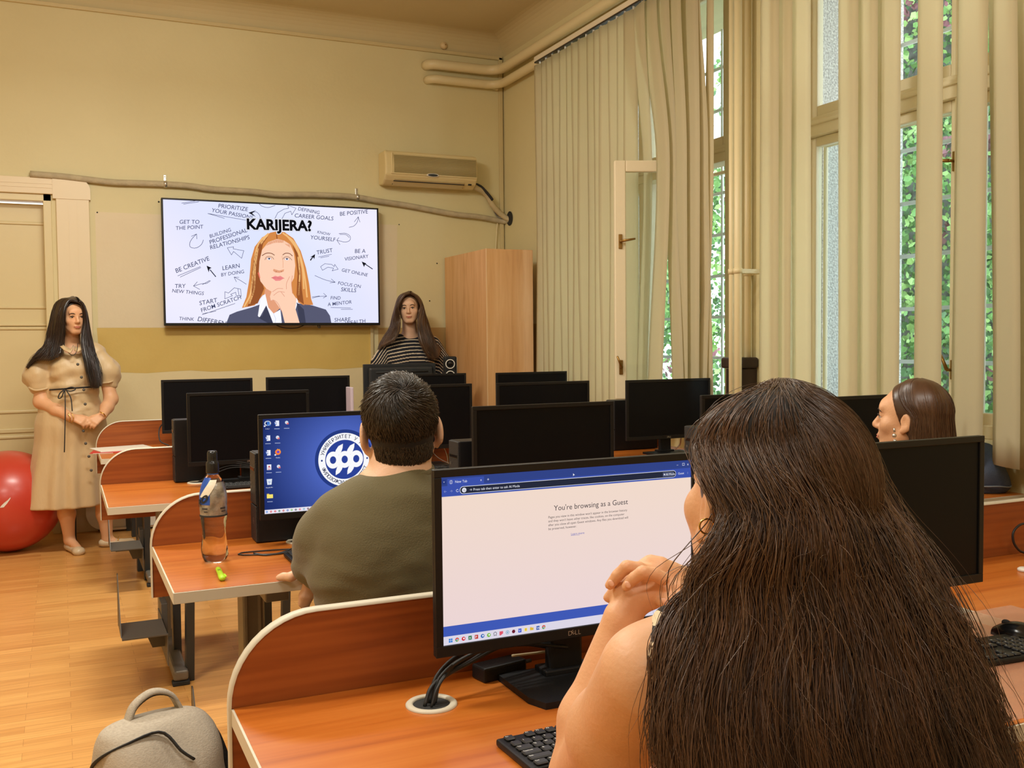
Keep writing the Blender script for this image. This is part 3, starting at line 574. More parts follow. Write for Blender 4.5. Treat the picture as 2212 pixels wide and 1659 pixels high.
# ------------------------------------------------------------------ desks
def arc(cx, cz, r, a0, a1, n=12): return [(cx+r*math.cos(a0+(a1-a0)*i/n), cz+r*math.sin(a0+(a1-a0)*i/n)) for i in range(n+1)]
def make_desk(name, x0, yb, W, Dp, label, legs=((.22, 'L'), (-.22, 'R')), bracket=True, z=.75, curve=True, pt=.905):
    o = empty(name, (x0, yb, 0), 0, label, 'desk', 'computer desks in four rows')
    MB().box((.004, -Dp+.004, z-.030), (W-.004, 0, z), 0).build('desktop', M_desk, o)
    mb = MB().box((0, -Dp, z-.0305), (W, -Dp+.004, z-.0008), .001).box((0, -Dp+.004, z-.0305), (.004, 0, z-.0008)).box((W-.004, -Dp+.004, z-.0305), (W, 0, z-.0008))
    mb.build('edge_band', M_edge, o)
    r = .155; Mp = Matrix(((1, 0, 0, 0), (0, 0, -1, .0215), (0, 1, 0, 0), (0, 0, 0, 1)))
    out = [(0, .585)] + [(W, .585), (W, pt-r)] + arc(W-r, pt-r, r, 0, pi/2) + arc(r, pt-r, r, pi/2, pi) 
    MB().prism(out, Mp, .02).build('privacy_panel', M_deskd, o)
    path = out[2:-1] + [(0, pt-r), (0, .585)]
    mb = MB(); ring = []
    path = [(W, .585)] + path
    P = []
    for i, (x, zz) in enumerate(path):
        a = path[max(i-1, 0)]; c = path[min(i+1, len(path)-1)]; tx, tz = c[0]-a[0], c[1]-a[1]; l = math.hypot(tx, tz) or 1; nx, nz = tz/l, -tx/l
        e = .0045; P.append([(x, -.0015, zz), (x+nx*e, -.0005, zz+nz*e), (x+nx*e, .0225, zz+nz*e), (x, .0235, zz)])
    mb.grid(P); mb.build('panel_edge', M_edge, o)
    for lx, side in legs:
        x = lx if lx > 0 else W+lx
        mb = MB().box((x-.035, -.20, .05), (x+.030, -.10, z-.035), .006).box((x-.035, -Dp+.06, z-.07), (x+.03, -.04, z-.031), .004)
        mb.build('leg_column', M_grey, o)
        mb = MB().box((x-.030, -Dp-.01, .018), (x+.030, -.03, .062), .012, 3); mb.m(1).box((x-.034, -Dp-.014, 0), (x+.034, -Dp+.03, .018), .004).box((x-.034, -.07, 0), (x+.034, -.03, .018), .004)
        f = mb.build('foot', [M_grey, M_rubber], o)
        mb = MB().box((x-.030, -.205, .10), (x-.022, -.1995, z-.08)).box((x+.012, -.205, .10), (x+.020, -.1995, z-.08)).build('cable_channel', M_silver, o)
    if bracket:
        x = (legs[0][0]); y0, y1 = -Dp-.12, -Dp+.12; s = -1
        xa, xb = x-.225, x-.055
        mb = MB().box((xa, y0, .245), (xb, y1, .252), .001).box((xa-.003, y1-.01, .245), (xa+.001, y1, .46)).box((xb-.004, y0+.01, .12), (xb, y1+.18, .252), .001)
        mb.prism([(xa+.03, .245), (xb, .245), (xb, .165), (xb-.05, .165), (xa+.10, .215), (xa+.03, .215)], Matrix(((1, 0, 0, 0), (0, 0, -1, y1-.1), (0, 1, 0, 0), (0, 0, 0, 1))), .004)
        mb.prism([(y0+.02, .252), (y1, .252), (y1, .46), (y1-.03, .46)], Matrix(((0, 0, 1, xa-.003), (1, 0, 0, 0), (0, 1, 0, 0), (0, 0, 0, 1))), .003)
        mb.box((xb, y1+.05, .12), (x-.03, y1+.17, .30), .002)
        mb.build('computer_holder', M_dgrey, o)
    return o
YR = [1.76, 3.30, 4.87, 6.66]; XA = [.257, .248, .152, .19]
lab = ['cherry desk nearest the camera with the white browser screen on it', 'cherry desk with the water bottle standing at its left end', 'cherry desk in the third row, left of the aisle, with no one seated', 'cherry desk in the front row with papers lying at its left end']
for i in range(4):
    make_desk('computer_desk', XA[i], YR[i], (1.61, 1.63, 1.70, 1.66)[i], (.65, .645, .70, .70)[i], lab[i], legs=(((.28, 'L'), (-.22, 'R')) if i < 2 else ((.26, 'L'), (-.22, 'R'))))
lab = ['cherry desk nearest the camera on the window side, under the black keyboard', 'cherry desk by the window with the denim bag on it', 'cherry desk in the third row next to the open casement', 'cherry desk in the front row before the tall beech wardrobe']
for i in range(4):
    make_desk('computer_desk', (1.93, 1.955, 1.935, 1.93)[i], (2.0, 3.34, 5.00, 6.60)[i], (1.60, 1.60, 1.39, 1.05)[i], (.885, .60, .70, .66)[i], lab[i], legs=((.25, 'L'), (-.22, 'R')), bracket=False)
# ------------------------------------------------------------------ monitors
MW, MH = .554, .333
def make_monitor(label, blank=True, logo=True, reverse=False, w=MW):
    o = empty('monitor', (0, 0, 0), 0, label, 'monitor', None)
    hw = w/2; zb = .087; zt = zb+MH; bz = .014
    mb = MB().box((-hw, 0, zb), (hw, .012, zt), .003)
    mb.box((-hw+.05, .012, zb+.03), (hw-.05, .045, zt-.06), .012).build('housing', M_black, o)
    mb = MB()
    for q in (((-hw, -.006, zb), (hw, .001, zb+.020)), ((-hw, -.006, zt-bz), (hw, .001, zt)), ((-hw, -.006, zb+.02), (-hw+bz, .001, zt-bz)), ((hw-bz, -.006, zb+.02), (hw, .001, zt-bz))): mb.box(*q, .0012)
    mb.build('bezel', M_bez, o)
    if logo:
        A_ = Art(); A_.text('D LL', -.0165, 0, .0125, (1, 1, 1), spacing=1.12); A_.text('E', -.0062, .0005, .0118, (1, 1, 1), rot=.5)
        me = A_.build('brand_mark', M_silver, Matrix(((1, 0, 0, 0), (0, 0, -1, -.0065), (0, 1, 0, zb+.006), (0, 0, 0, 1))), o)
    if blank: MB().box((-hw+bz, -.002, zb+.02), (hw-bz, .0005, zt-bz)).build('screen', M_screen, o)
    MB().box((-.035, .03, .015), (.035, .058, zb+.12), .006).box((-.04, .012, zb+.06), (.04, .05, zb+.15), .006).build('stand_neck', M_black, o)
    out = [(-.11, -.10), (.11, -.10), (.125, -.06), (.125, .075), (-.125, .075), (-.125, -.06)]
    MB().prism(out, Matrix(), .012).box((-.05, .02, .01), (.05, .07, .022), .003).build('stand_base', M_black, o)
    return o
def place(o, xl, y, zt=None, rz=0, w=MW, z=.75):
    o.location = (xl+w/2*math.cos(rz), y+w/2*math.sin(rz), z); o.rotation_euler.z = rz; return o
mon0 = make_monitor('black monitor, switched off, behind the water bottle in the third row')
place(mon0, .512, 4.64)
for args in ((.560, 6.42, 0, 'black monitor, switched off, leftmost in the front row'), (1.205, 6.45, 0, 'black monitor, switched off, second from left in the front row below the television'),
             (1.405, 4.78, .0, 'black monitor, switched off, beyond the head of the man in the olive T-shirt'), (1.272, 3.10, 0, 'black monitor, switched off, beside the man in the olive T-shirt'),
             (2.010, 6.38, -.04, 'black monitor, switched off, in the front row beside the speaker'), (2.745, 6.25, .0, 'black monitor, switched off, in front of the tall wardrobe'),
             (2.075, 4.72, .0, 'black monitor, switched off, just below the wardrobe in the third row'), (2.805, 4.62, .0, 'black monitor, switched off, below the open casement'),
             (2.300, 3.22, .0, 'black monitor, switched off, partly hidden by the crown of the long-haired woman'), (2.600, 2.86, .02, 'black monitor, switched off, behind the woman in profile'),
             (1.335, 1.57, .0, 'black monitor, switched off, right of the long brown hair in the nearest row')):
    c = copy_tree(mon0); place(c, args[0], args[1], rz=args[2]); c['label'] = args[3]
# ---- lit monitor 1: browser window
mN = make_monitor('large black monitor showing a white browser page in front of the long-haired woman', blank=False); YN = 1.612
mN.location = (at(935.5, 1040.6, YN).x+MW/2, YN, .75)
MSx = .4092
def inv(M4, p): return M4.inverted() @ p
def sp(cx_, cy_, mon, ox, oy, s, yy):
    p = at(ox+cx_*s, oy+cy_*s, yy-.004); return (p.x-mon.location.x, p.z-.75)
bl = lambda x, y: sp(x, y, mN, 920, 980, MSx, YN)
zb, zt, hw, bz = .087, .087+MH, MW/2, .014
def screen_base(A_, c): A_.rect(-hw+bz, zb+.02, hw-bz, zt-bz, c); A_.layer()
Wd = Art(); page = srgb(248, 222, 208)
g = 8
for i in range(g):
    for j in range(g):
        X0, X1 = -hw+bz, hw-bz; Z0, Z1 = zb+.02, zt-bz
        def cc(a, b_): f = b_/g; return tuple(p*(1-f)+q*f for p, q in zip(srgb(243, 220, 222), srgb(250, 226, 208)))
        q = [(i, j), (i+1, j), (i+1, j+1), (i, j+1)]; Wd.poly([(X0+(X1-X0)*a/g, Z0+(Z1-Z0)*b_/g) for a, b_ in q], [cc(*k) for k in q])
Wd.layer()
X0, X1 = -hw+bz, hw-bz; Z0, Z1 = zb+.02, zt-bz; Wn = X1-X0; blue = srgb(62, 84, 176); navy = srgb(52, 70, 140)
tz = Z1; Wd.rect(X0, Z1-.0160, X1, Z1, navy).rect(X0, Z1-.0345, X1, Z1-.0160, blue)
Wd.rect(X0, Z0+.0155, X1, Z0+.0335, srgb(66, 92, 188)).rect(X0, Z0, X1, Z0+.0155, srgb(228, 222, 238)); Wd.layer()
Wd.rect(X0+.012, Z1-.0160, X0+.082, Z1-.0035, blue).rect(X0+.002, Z1-.0125, X0+.0095, Z1-.0045, srgb(40, 58, 130)).disc(X0+.019, Z1-.0095, .0035, srgb(210, 214, 236))
y_ = Z1-.0253; Wd.rect(X0+.042, y_-.0068, X1-.042, y_+.0068, srgb(238, 240, 250)).disc(X0+.042, y_, .0068, srgb(238, 240, 250)).disc(X1-.042, y_, .0068, srgb(238, 240, 250)); Wd.layer()
Wd.rect(X0+.042, y_-.0060, X1-.042, y_+.0060, srgb(40, 44, 62)).disc(X0+.042, y_, .0060, srgb(40, 44, 62)).disc(X1-.042, y_, .0060, srgb(40, 44, 62)); Wd.layer()
w8 = srgb(236, 238, 250)
Wd.rect(X1-.066, y_-.0043, X1-.041, y_+.0043, srgb(86, 92, 120)).disc(X0+.0435, y_, .0042, w8)
Wd.text('New Tab', X0+.026, Z1-.0115, .0062, w8).text('x', X0+.0745, Z1-.0112, .006, w8).text('+', X0+.0875, Z1-.0122, .008, w8).text('v', X0+.0045, Z1-.0098, .005, w8)
Wd.layer(); Wd.text('G', X0+.0415, y_-.0022, .0058, srgb(40, 44, 62)).text('→ Press tab then enter to ask AI Mode', X0+.053, y_-.0022, .0062, w8).text('AI Mode', X1-.0595, y_-.0022, .0062, w8).disc(X1-.0625, y_, .0016, w8).text('Guest', X1-.031, y_-.002, .0058, w8).text(':', X1-.009, y_-.002, .007, w8)
Wd.text('–', X1-.034, Z1-.0105, .007, w8).text('□', X1-.0215, Z1-.0105, .007, w8).text('x', X1-.0095, Z1-.0105, .007, w8)
Wd.text('←', X0+.0045, y_-.0022, .0068, srgb(150, 160, 215)).text('→', X0+.0155, y_-.0022, .0068, srgb(150, 160, 215)).ring(X0+.0305, y_, .0018, .0025, w8, 18, .6, 6)
Wd.poly([(X0+.262, Z1-.0150), (X0+.262, Z1-.0098), (X0+.2655, Z1-.0132), (X0+.2635, Z1-.0134)], (1, 1, 1))
cxm = (X0+X1)/2+.014; dk = srgb(66, 60, 66)
a = bl(678, 302); Wd.text("You're browsing as a Guest", a[0], a[1], .0142, dk)
for i, s in enumerate(("Pages you view in this window won't appear in the browser history", "and they won't leave other traces, like cookies, on the computer", "after you close all open Guest windows. Any files you download will", "be preserved, however.")):
    a = bl(648, 343); Wd.text(s, a[0], a[1]-i*.0072, .0062, dk)
a = bl(768, 431); Wd.text('Learn more', a[0], a[1], .0060, srgb(70, 90, 190)).line([(a[0], a[1]-.0009), (a[0]+.0185, a[1]-.0009)], .0005, srgb(70, 90, 190))
a = bl(742, 945); Wd.rect(a[0], a[1], a[0]+.0022, a[1]+.006, w8).rect(a[0]+.0026, a[1], a[0]+.0048, a[1]+.004, w8).text('Managed by your organization', a[0]+.009, a[1]+.0004, .0066, w8, bold=.01)
ti = Z0+.0078; cols = [srgb(40, 130, 220), srgb(220, 60, 50), srgb(220, 50, 60), srgb(30, 120, 70), srgb(200, 60, 50), srgb(60, 110, 190), srgb(120, 190, 60), srgb(60, 60, 70), srgb(230, 90, 110), srgb(110, 170, 200), srgb(110, 30, 50), srgb(60, 90, 210), srgb(240, 200, 60), srgb(230, 190, 60), srgb(50, 90, 180), srgb(220, 70, 50)]
ix0 = bl(134, 1093)[0]; ix1 = bl(625, 1005)[0]
for i, c in enumerate(cols):
    x = ix0+(ix1-ix0)*i/15; r = .0036
    if i == 0:
        for dx in (-1, 1):
            for dy in (-1, 1): Wd.rect(x+dx*.0019-.0016, ti+dy*.0019-.0016, x+dx*.0019+.0016, ti+dy*.0019+.0016, c)
    elif i in (1, 15): Wd.disc(x, ti, r, srgb(60, 160, 80)).layer().disc(x, ti, r, c, a0=.3, a1=3.4).disc(x, ti, r*.9, srgb(240, 190, 50), a0=-1.6, a1=.4).layer().disc(x, ti, r*.45, (1, 1, 1)).layer().disc(x, ti, r*.33, srgb(60, 120, 220)); Wd.z -= .00075
    elif i == 7: Wd.text('Ω', x-.0035, ti-.003, .0095, srgb(40, 40, 50))
    elif i in (3, 4, 14, 11): Wd.rect(x-r*.8, ti-r, x+r, ti+r, c).layer().text({3: 'X', 4: 'P', 14: 'W', 11: 'V'}[i], x-.0020, ti-.0022, .006, (1, 1, 1)); Wd.z -= .00025
    elif i == 13: Wd.rect(x-r, ti-r*.7, x+r, ti+r*.6, c).rect(x-r, ti+r*.5, x, ti+r*.9, c)
    elif i == 12: Wd.rect(x-r, ti-r, x+r, ti+r, srgb(246, 236, 190)).layer().rect(x-r*.6, ti-r*.6, x+r*.6, ti+r*.8, c); Wd.z -= .00025
    elif i == 9: Wd.ring(x, ti, r*.75, r, c, 18).disc(x, ti, r*.4, c)
    elif i == 10: Wd.disc(x, ti, r, c, n=6)
    elif i == 8: Wd.poly([(x-r, ti-r), (x-r*.3, ti-r), (x+r, ti-r*.2), (x+r, ti+r), (x-r, ti+r)], c)
    else: Wd.disc(x, ti, r, c).layer().disc(x+.0006, ti+.0004, r*.42, (1, 1, 1)); Wd.z -= .00025
Wd.rect(X0+.0005, Z1-.0348, X1, Z1-.0343, srgb(150, 160, 210))
Wd.build('screen', emis_attr('browser_picture', .93), Matrix(((1, 0, 0, 0), (0, 0, -1, -.001), (0, 1, 0, 0), (0, 0, 0, 1))), mN)
# ---- lit monitor 2: blue desktop with the faculty seal
mB = make_monitor('black monitor showing a blue desktop with a round faculty seal in front of the man', blank=False); YM = 3.115
mB.location = (at(557, 896, YM).x+MW/2, YM, .75)
SM = 500/2212
bm_ = lambda x, y: sp(x, y, mB, 320, 780, SM, YM)
Wb = Art(); g = 14
cn = bm_(1880, 940)
for i in range(g):
    for j in range(g):
        def cc(a, b_):
            x, y = X0+(X1-X0)*a/g, Z0+(Z1-Z0)*b_/g; d = math.hypot(x-cn[0], y-cn[1]); f = max(0, 1-d/.30)**1.4; return tuple(p*(1-f)+q*f for p, q in zip(srgb(28, 44, 104), srgb(96, 124, 226)))
        q = [(i, j), (i+1, j), (i+1, j+1), (i, j+1)]; Wb.poly([(X0+(X1-X0)*a/g, Z0+(Z1-Z0)*b_/g) for a, b_ in q], [cc(*k) for k in q])
Wb.layer()
Wb.rect(X0, Z0, X1, Z0+.0125, srgb(232, 228, 240)); sb = srgb(38, 58, 128); R0 = abs(bm_(1595, 945)[0]-cn[0])
Wb.disc(cn[0], cn[1], R0, sb, n=72); Wb.layer(); Wb.disc(cn[0], cn[1], R0*.885, (.95, .95, .97), n=72); Wb.layer(); Wb.disc(cn[0], cn[1], R0*.655, srgb(44, 66, 150), n=72); Wb.layer()
def ringtext(s, r, a0, a1, size, flip=False):
    n = len(s)
    for i, ch in enumerate(s):
        if ch == ' ': continue
        a = a0+(a1-a0)*i/(n-1); x, y = cn[0]+r*math.cos(a), cn[1]+r*math.sin(a); V_, F_ = txt_mesh(ch, size, 'CENTER', .012)
        Wb.text(ch, x, y, size, srgb(30, 34, 70), a+(pi/2 if flip else -pi/2), 'CENTER', .012)
ringtext('УНИВЕРЗИТЕТ У НИШУ', R0*.715, math.radians(163), math.radians(17), R0*.165)
ringtext('ФИЛОЗОФСКИ ФАКУЛТЕТ', R0*.825, math.radians(203), math.radians(337), R0*.165, True)
Wb.disc(cn[0]-R0*.77, cn[1], R0*.032, sb).disc(cn[0]+R0*.77, cn[1], R0*.032, sb)
for k in (-1, 0, 1):
    ox = cn[0]+k*R0*.395; Wb.ring(ox, cn[1]-.0, R0*.105, R0*.235, (.96, .96, .98), 40, ry=1.2)
    s = -1 if k < 1 else -1
    fl = lambda L_: [(ox+x*R0/285, cn[1]+y*R0/285) for x, y in L_]
    if k < 1: Wb.poly(fl([(18, 66), (30, 96), (55, 130), (98, 150), (94, 110), (82, 78), (62, 44)]), (.96, .96, .98))
    if k > -1: Wb.poly(fl([(-18, -66), (-30, -96), (-52, -125), (-90, -145), (-88, -108), (-78, -78), (-60, -44)]), (.96, .96, .98))
Wb.F, Wb.C = zip(*[(f, c) for f, c in zip(Wb.F, Wb.C) if len(f) > 2]); Wb.F, Wb.C = list(Wb.F), list(Wb.C)
Wb.layer()
def icon(cx_, cy_, kind):
    x, y = bm_(cx_, cy_); r = .0085
    if kind == 'W': Wb.rect(x-r*.5, y-r, x+r*.8, y+r, w8).rect(x-r, y-r*.5, x+r*.05, y+r*.5, srgb(40, 80, 170)).layer().text('W', x-r*.85, y-r*.3, .009, (1, 1, 1), bold=.02); Wb.z -= .00025
    if kind == 'A': Wb.rect(x-r*.8, y-r, x+r*.8, y+r, w8).layer().poly([(x-.004, y-.002), (x, y+.006), (x+.005, y-.003), (x, y)], srgb(210, 60, 50)).text('PDF', x-.0045, y-.0075, .005, srgb(210, 60, 50), bold=.03); Wb.z -= .00025
    if kind == 'R': Wb.ring(x, y, r*.8, r*1.25, srgb(200, 205, 215), 30, ry=.75).layer().text('R', x-.002, y-.007, .017, srgb(60, 120, 210), bold=.05).rect(x-.012, y-.0105, x-.007, y-.0065, w8); Wb.z -= .00025
    if kind == 'G': Wb.disc(x, y+.001, r*.62, srgb(215, 220, 232)).layer().rect(x, y-.005, x+.006, y, srgb(230, 120, 120)); Wb.z -= .00025
    if kind == 'F': Wb.disc(x, y, r*1.05, srgb(250, 130, 50)).poly([(x-.004, y+.004), (x-.001, y+.011), (x+.003, y+.007), (x+.005, y+.010), (x+.009, y), (x+.004, y-.002)], srgb(255, 190, 60)).layer().disc(x+.0005, y+.0005, r*.5, srgb(110, 70, 200)).rect(x-.011, y-.0105, x-.006, y-.0065, w8); Wb.z -= .00025
    if kind == 'B': Wb.poly([(x-.0065, y-.009), (x+.0065, y-.009), (x+.0085, y+.009), (x-.0085, y+.009)], srgb(222, 230, 240)).layer().ring(x, y-.001, .0025, .0042, srgb(40, 100, 200), 3, .3, .3+2*pi*.99); Wb.z -= .00025
    if kind == 'D': Wb.rect(x-.0095, y-.0065, x+.0095, y+.0055, srgb(246, 226, 110)).rect(x-.0095, y+.005, x-.002, y+.008, srgb(230, 200, 80))
for x, y, k, s in ((1143, 595, 'R', 'R 4.2.1'), (1232, 595, 'W', 'APStudio'), (1325, 590, 'G', 'Dokument'), (1147, 737, 'W', 'psihologija'), (1238, 732, 'G', 'slika'), (1150, 877, 'W', 'upitnik'), (1242, 870, 'F', 'Firefox'), (1157, 1015, 'A', 'statistika'), (1247, 1010, 'G', 'novi'), (1160, 1155, 'B', 'Recycle Bin'), (1165, 1292, 'D', 'Nova mapa')):
    icon(x, y, k); p = bm_(x, y+52); Wb.text(s if k in 'RBF' else '', p[0], p[1]-.002, .0046, w8, align='CENTER')
    if k not in 'RBF': Wb.line([(p[0]-.008, p[1]), (p[0]+.008, p[1]-.0004)], .0016, srgb(180, 190, 220))
ti = Z0+.0062; a = bm_(1135, 1420)[0]
for i, c in enumerate(cols[:14]): x = a+.0130*i; Wb.disc(x, ti, .0031, c).layer().disc(x, ti, .0012, w8); Wb.z -= .00025
Wb.build('screen', emis_attr('desktop_picture', 1.0), Matrix(((1, 0, 0, 0), (0, 0, -1, -.001), (0, 1, 0, 0), (0, 0, 0, 1))), mB)
# teacher's monitor seen from behind
pm = at(784, 787, 6.98); pe = at(940, 783, 6.98); wB = pe.x-pm.x
mR = empty('monitor', ((pm.x+pe.x)/2, 6.98, .75), pi, 'black monitor seen from behind with a long vent slot on its back', 'monitor'); Ht = pm.z-.75
mb = MB().box((-wB/2, -.012, Ht-.32), (wB/2, .012, Ht), .004).box((-wB/2+.03, -.045, Ht-.29), (wB/2-.03, -.012, Ht-.02), .02, 3)
mb.build('housing', mat('rear_plastic', (.02, .022, .026), .4), mR)
for q in (mR,): q.rotation_euler.z = 0
MB().tube([(-wB/2+.085, -.0455, Ht-.062), (wB/2-.075, -.0455, Ht-.058)], .007, 8).build('vent_slot', M_rubber, mR)
MB().box((-.04, .0, 0), (.04, .03, Ht-.2), .004).box((-.12, -.09, 0), (.12, .1, .012), .003).build('stand', M_black, mR)
MB().box((-wB/2+.012, .0121, Ht-.305), (wB/2-.012, .0135, Ht-.012)).build('screen', M_screen, mR)
# teacher's table
o = empty('teacher_table', (2.3, 7.12, 0), 0, 'low table before the front wall carrying the monitor turned away from the room', 'table')
MB().box((-.62, -.30, .722), (.66, .30, .75), .003).build('tabletop', M_desk, o)
for x, y in ((-.57, -.25), (.61, -.25), (-.57, .25), (.61, .25)): MB().box((x-.02, y-.02, 0), (x+.02, y+.02, .722), .003).build('leg', M_grey, o)
# ------------------------------------------------------------------ computers
def make_pc(label):
    o = empty('desktop_computer', (0, 0, 0), 0, label, 'computer')
    MB().box((-.046, -.145, .003), (.046, .145, .292), .003).build('case', M_black, o)
    mb = MB().box((-.045, -.150, .004), (.045, -.144, .120), .002).box((-.045, -.150, .124), (.045, -.144, .290), .002); mb.build('front_panel', mat('pc_front', (.02, .02, .021), .5, bump=(300, .4)), o)
    MB().box((-.036, -.1515, .232), (.036, -.149, .244), .001).build('disc_drive', M_blackg, o)
    M_ = Matrix(((1, 0, 0, 0), (0, 0, -1, -.150), (0, 1, 0, .028), (0, 0, 0, 1)))
    A_ = Art(); A_.ring(0, .04, .0085, .0095, (1, 1, 1), 24); A_.text('DELL', -.0075, .0372, .006, (1, 1, 1)); A_.z += .0006; A_.build('badge', M_silver, M_, o)
    MB().box((-.03, -.1510, .185), (-.018, -.1495, .191)).box((-.03, -.1510, .172), (-.018, -.1495, .178)).box((-.03, -.1510, .205), (-.020, -.1495, .215)).build('ports', M_dgrey, o)
    return o
pc0 = make_pc('upright black computer left of the monitor behind the water bottle'); pc0.location = (.615, 4.805, .75); pc0.rotation_euler.z = -pi/2
for x, y, r, l in ((.705, 3.235, -pi/2, 'upright black computer left of the blue screen'), (1.405, 3.24, -pi/2, 'upright black computer left of the monitor beside the man'),
                (3.04, 4.94, -pi/2, 'upright black computer left of the monitor below the open casement'), (2.445, 3.285, -pi/2, 'upright black computer just left of the crown of the long-haired woman'),
                (2.70, 6.98, .0, 'upright black computer standing under the small speaker')):
    c = copy_tree(pc0); c.location = (x, y, .75); c.rotation_euler.z = r; c['label'] = l
# ------------------------------------------------------------------ keyboards
def key_mesh(w, d=.0155):
    m_ = MB(); m_.box((-w/2, -d/2, 0), (w/2, d/2, .0045), .0018, 1); 
    me = bpy.data.meshes.new('key'); bmesh.ops.recalc_face_normals(m_.bm, faces=m_.bm.faces); m_.bm.to_mesh(me); m_.bm.free(); me.materials.append(M_key); return me
KEYM = {}
ROWS = [[('Esc', 1), (None, .9), ('F1', 1), ('F2', 1), ('F3', 1), ('F4', 1), (None, .6), ('F5', 1), ('F6', 1), ('F7', 1), ('F8', 1), (None, .5), ('F9', 1), ('F10', 1), ('F11', 1), ('F12', 1), (None, .3), ('P', 1), ('S', 1), ('B', 1)],
        [(c, 1) for c in '`1234567890-='] + [('Bk', 2), (None, .3), ('In', 1), ('Ho', 1), ('Up', 1), (None, .3), ('N', 1), ('/', 1), ('*', 1), ('-', 1)],
        [('Tab', 1.5)] + [(c, 1) for c in 'QWERTYUIOP[]'] + [('\\', 1.5), (None, .3), ('De', 1), ('En', 1), ('Dn', 1), (None, .3), ('7', 1), ('8', 1), ('9', 1), ('+', 1)],
        [('CapsLock', 1.75)] + [(c, 1) for c in "ASDFGHJKL;'"] + [('Enter', 2.25), (None, 3.6), ('4', 1), ('5', 1), ('6', 1)],
        [('Shift', 2.25)] + [(c, 1) for c in 'ZXCVBNM,./'] + [('Shift', 2.75), (None, 1.3), ('^', 1), (None, 1.3), ('1', 1), ('2', 1), ('3', 1), ('Ent', 1)],
        [('Ctrl', 1.25), ('w', 1.25), ('Alt', 1.25), (' ', 6.25), ('Alt', 1.25), ('w', 1.25), ('m', 1.25), ('Ctrl', 1.25), (None, .3), ('<', 1), ('v', 1), ('>', 1), (None, .3), ('0', 2), ('.', 1)]]
def make_keyboard(label, fine):
    o = empty('keyboard', (0, 0, 0), 0, label, 'keyboard'); w, d = .442, .127
    mb = MB().box((-w/2, -d/2, .0), (w/2, d/2, .012), .004); mb.build('case', M_black, o)
    tilt = Matrix.Rotation(math.radians(3.2), 4, 'X'); far = MB(); legend = Art(); u = .01895
    for r, row in enumerate(ROWS):
        x = -w/2+.009; y = d/2-.014-r*.0193-(.004 if r else 0)
        for s, k in row:
            if s is not None:
                cx_ = x+k*u/2
                if fine:
                    if k not in KEYM: KEYM[k] = key_mesh(k*u-.003)
                    q = bpy.data.objects.new('key', KEYM[k]); link(q, o); q.location = (cx_, y, .012)
                    if s != ' ': legend.text(s, x+.003, y+.0008, .0055 if len(s) < 3 else .0042, (1, 1, 1), bold=.02)
                else: far.box((x+.0015, y-.0078, .012), (x+k*u-.0015, y+.0078, .0162), .001, 1)
            x += k*u
    if fine: legend.z = 0; legend.build('key_legend', M_ink, Matrix.Translation((0, 0, .0167)), o)
    else:
        k_ = far.build('key_field', M_key, o); k_['kind'] = 'stuff'
    return o
def setkb(o, x, y, rz): o.location = (x, y, .7505); o.rotation_euler.z = rz; return o
setkb(make_keyboard('black keyboard at the elbow of the long-haired woman, below the browser screen', True), .835, 1.355, math.radians(2))
setkb(make_keyboard('black keyboard at the right edge of the picture beside a black mouse', True), 1.585, 1.395, math.radians(-4))
kf = make_keyboard('black keyboard behind the water bottle', False); setkb(kf, .79, 4.49, math.radians(1))
for x, y, r, l in ((.815, 2.895, 0, 'black keyboard on the desk left of the man in the olive T-shirt'), (3.02, 4.47, .0, 'black keyboard below the monitor at the open casement'), (1.61, 4.58, 0, 'black keyboard beyond the right ear of the man in the olive T-shirt')):
    c = copy_tree(kf); setkb(c, x, y, r); c['label'] = l
def make_mouse(label):
    o = empty('mouse', (0, 0, 0), 0, label, 'mouse')
    P = []
    for i in range(11):
        t_ = i/10; y = -.055+.11*t_; wd = .030*math.sin(pi*(.12+.80*t_))**.55; h = .036*math.sin(pi*(.10+.78*(1-t_)))**.8
        P.append([(wd*math.cos(a), y, h*math.sin(a)**.8 if a not in (0, pi) else 0) for a in [pi*j/12 for j in range(13)]])
    m_ = MB().grid(P); m_.bm.faces.new([v for v in m_.bm.verts[:13]]) if False else None
    m_.build('shell', M_blackg, o); MB().ball((0, .028, .027), (.004, .011, .008), 8).build('wheel', M_rubber, o); return o
ms0 = make_mouse('black mouse at the right edge of the picture, beside the nearest keyboard'); ms0.location = (1.838, 1.43, .7505); ms0.rotation_euler.z = .2
c = copy_tree(ms0); c.location = (1.915, 4.80, .7505); c['label'] = 'black mouse beyond the right ear of the man in the olive T-shirt'
# ------------------------------------------------------------------ grommets and cables
def grommet(x, y, label):
    o = empty('cable_grommet', (x, y, .7502), 0, label, 'grommet', 'cable grommets in the desktops')
    MB().lathe([(.033, 0), (.033, .003), (.036, .0045), (.043, .0045), (.046, .002), (.046, 0)], n=36, cap=False).build('ring', M_edge, o)
    MB().lathe([(.0335, .0006), (.001, .0006)], n=30, cap=False).build('opening', M_rubber, o)
    return o
gx, gy = atZ(932, 1522, .75)[:2]
grommet(gx, gy, 'pale ring grommet with cables in the nearest desk'); grommet(.56, 4.72, 'grommet under the cables in the third row'); grommet(.69, 3.16, 'pale grommet below the blue screen')
grommet(2.41, 3.15, 'grommet behind the computer by the long-haired woman')
def cable(pts, r, label, grp=None, m_=None, n=26): return tag(MB().tube(spline(pts, n), r, 8).build('cable', m_ or M_cable), label, 'cable', grp)
G1 = 'cables running from the grommet of the nearest desk'; LBC = 'black cables bunched from the nearest grommet towards the monitor stand'
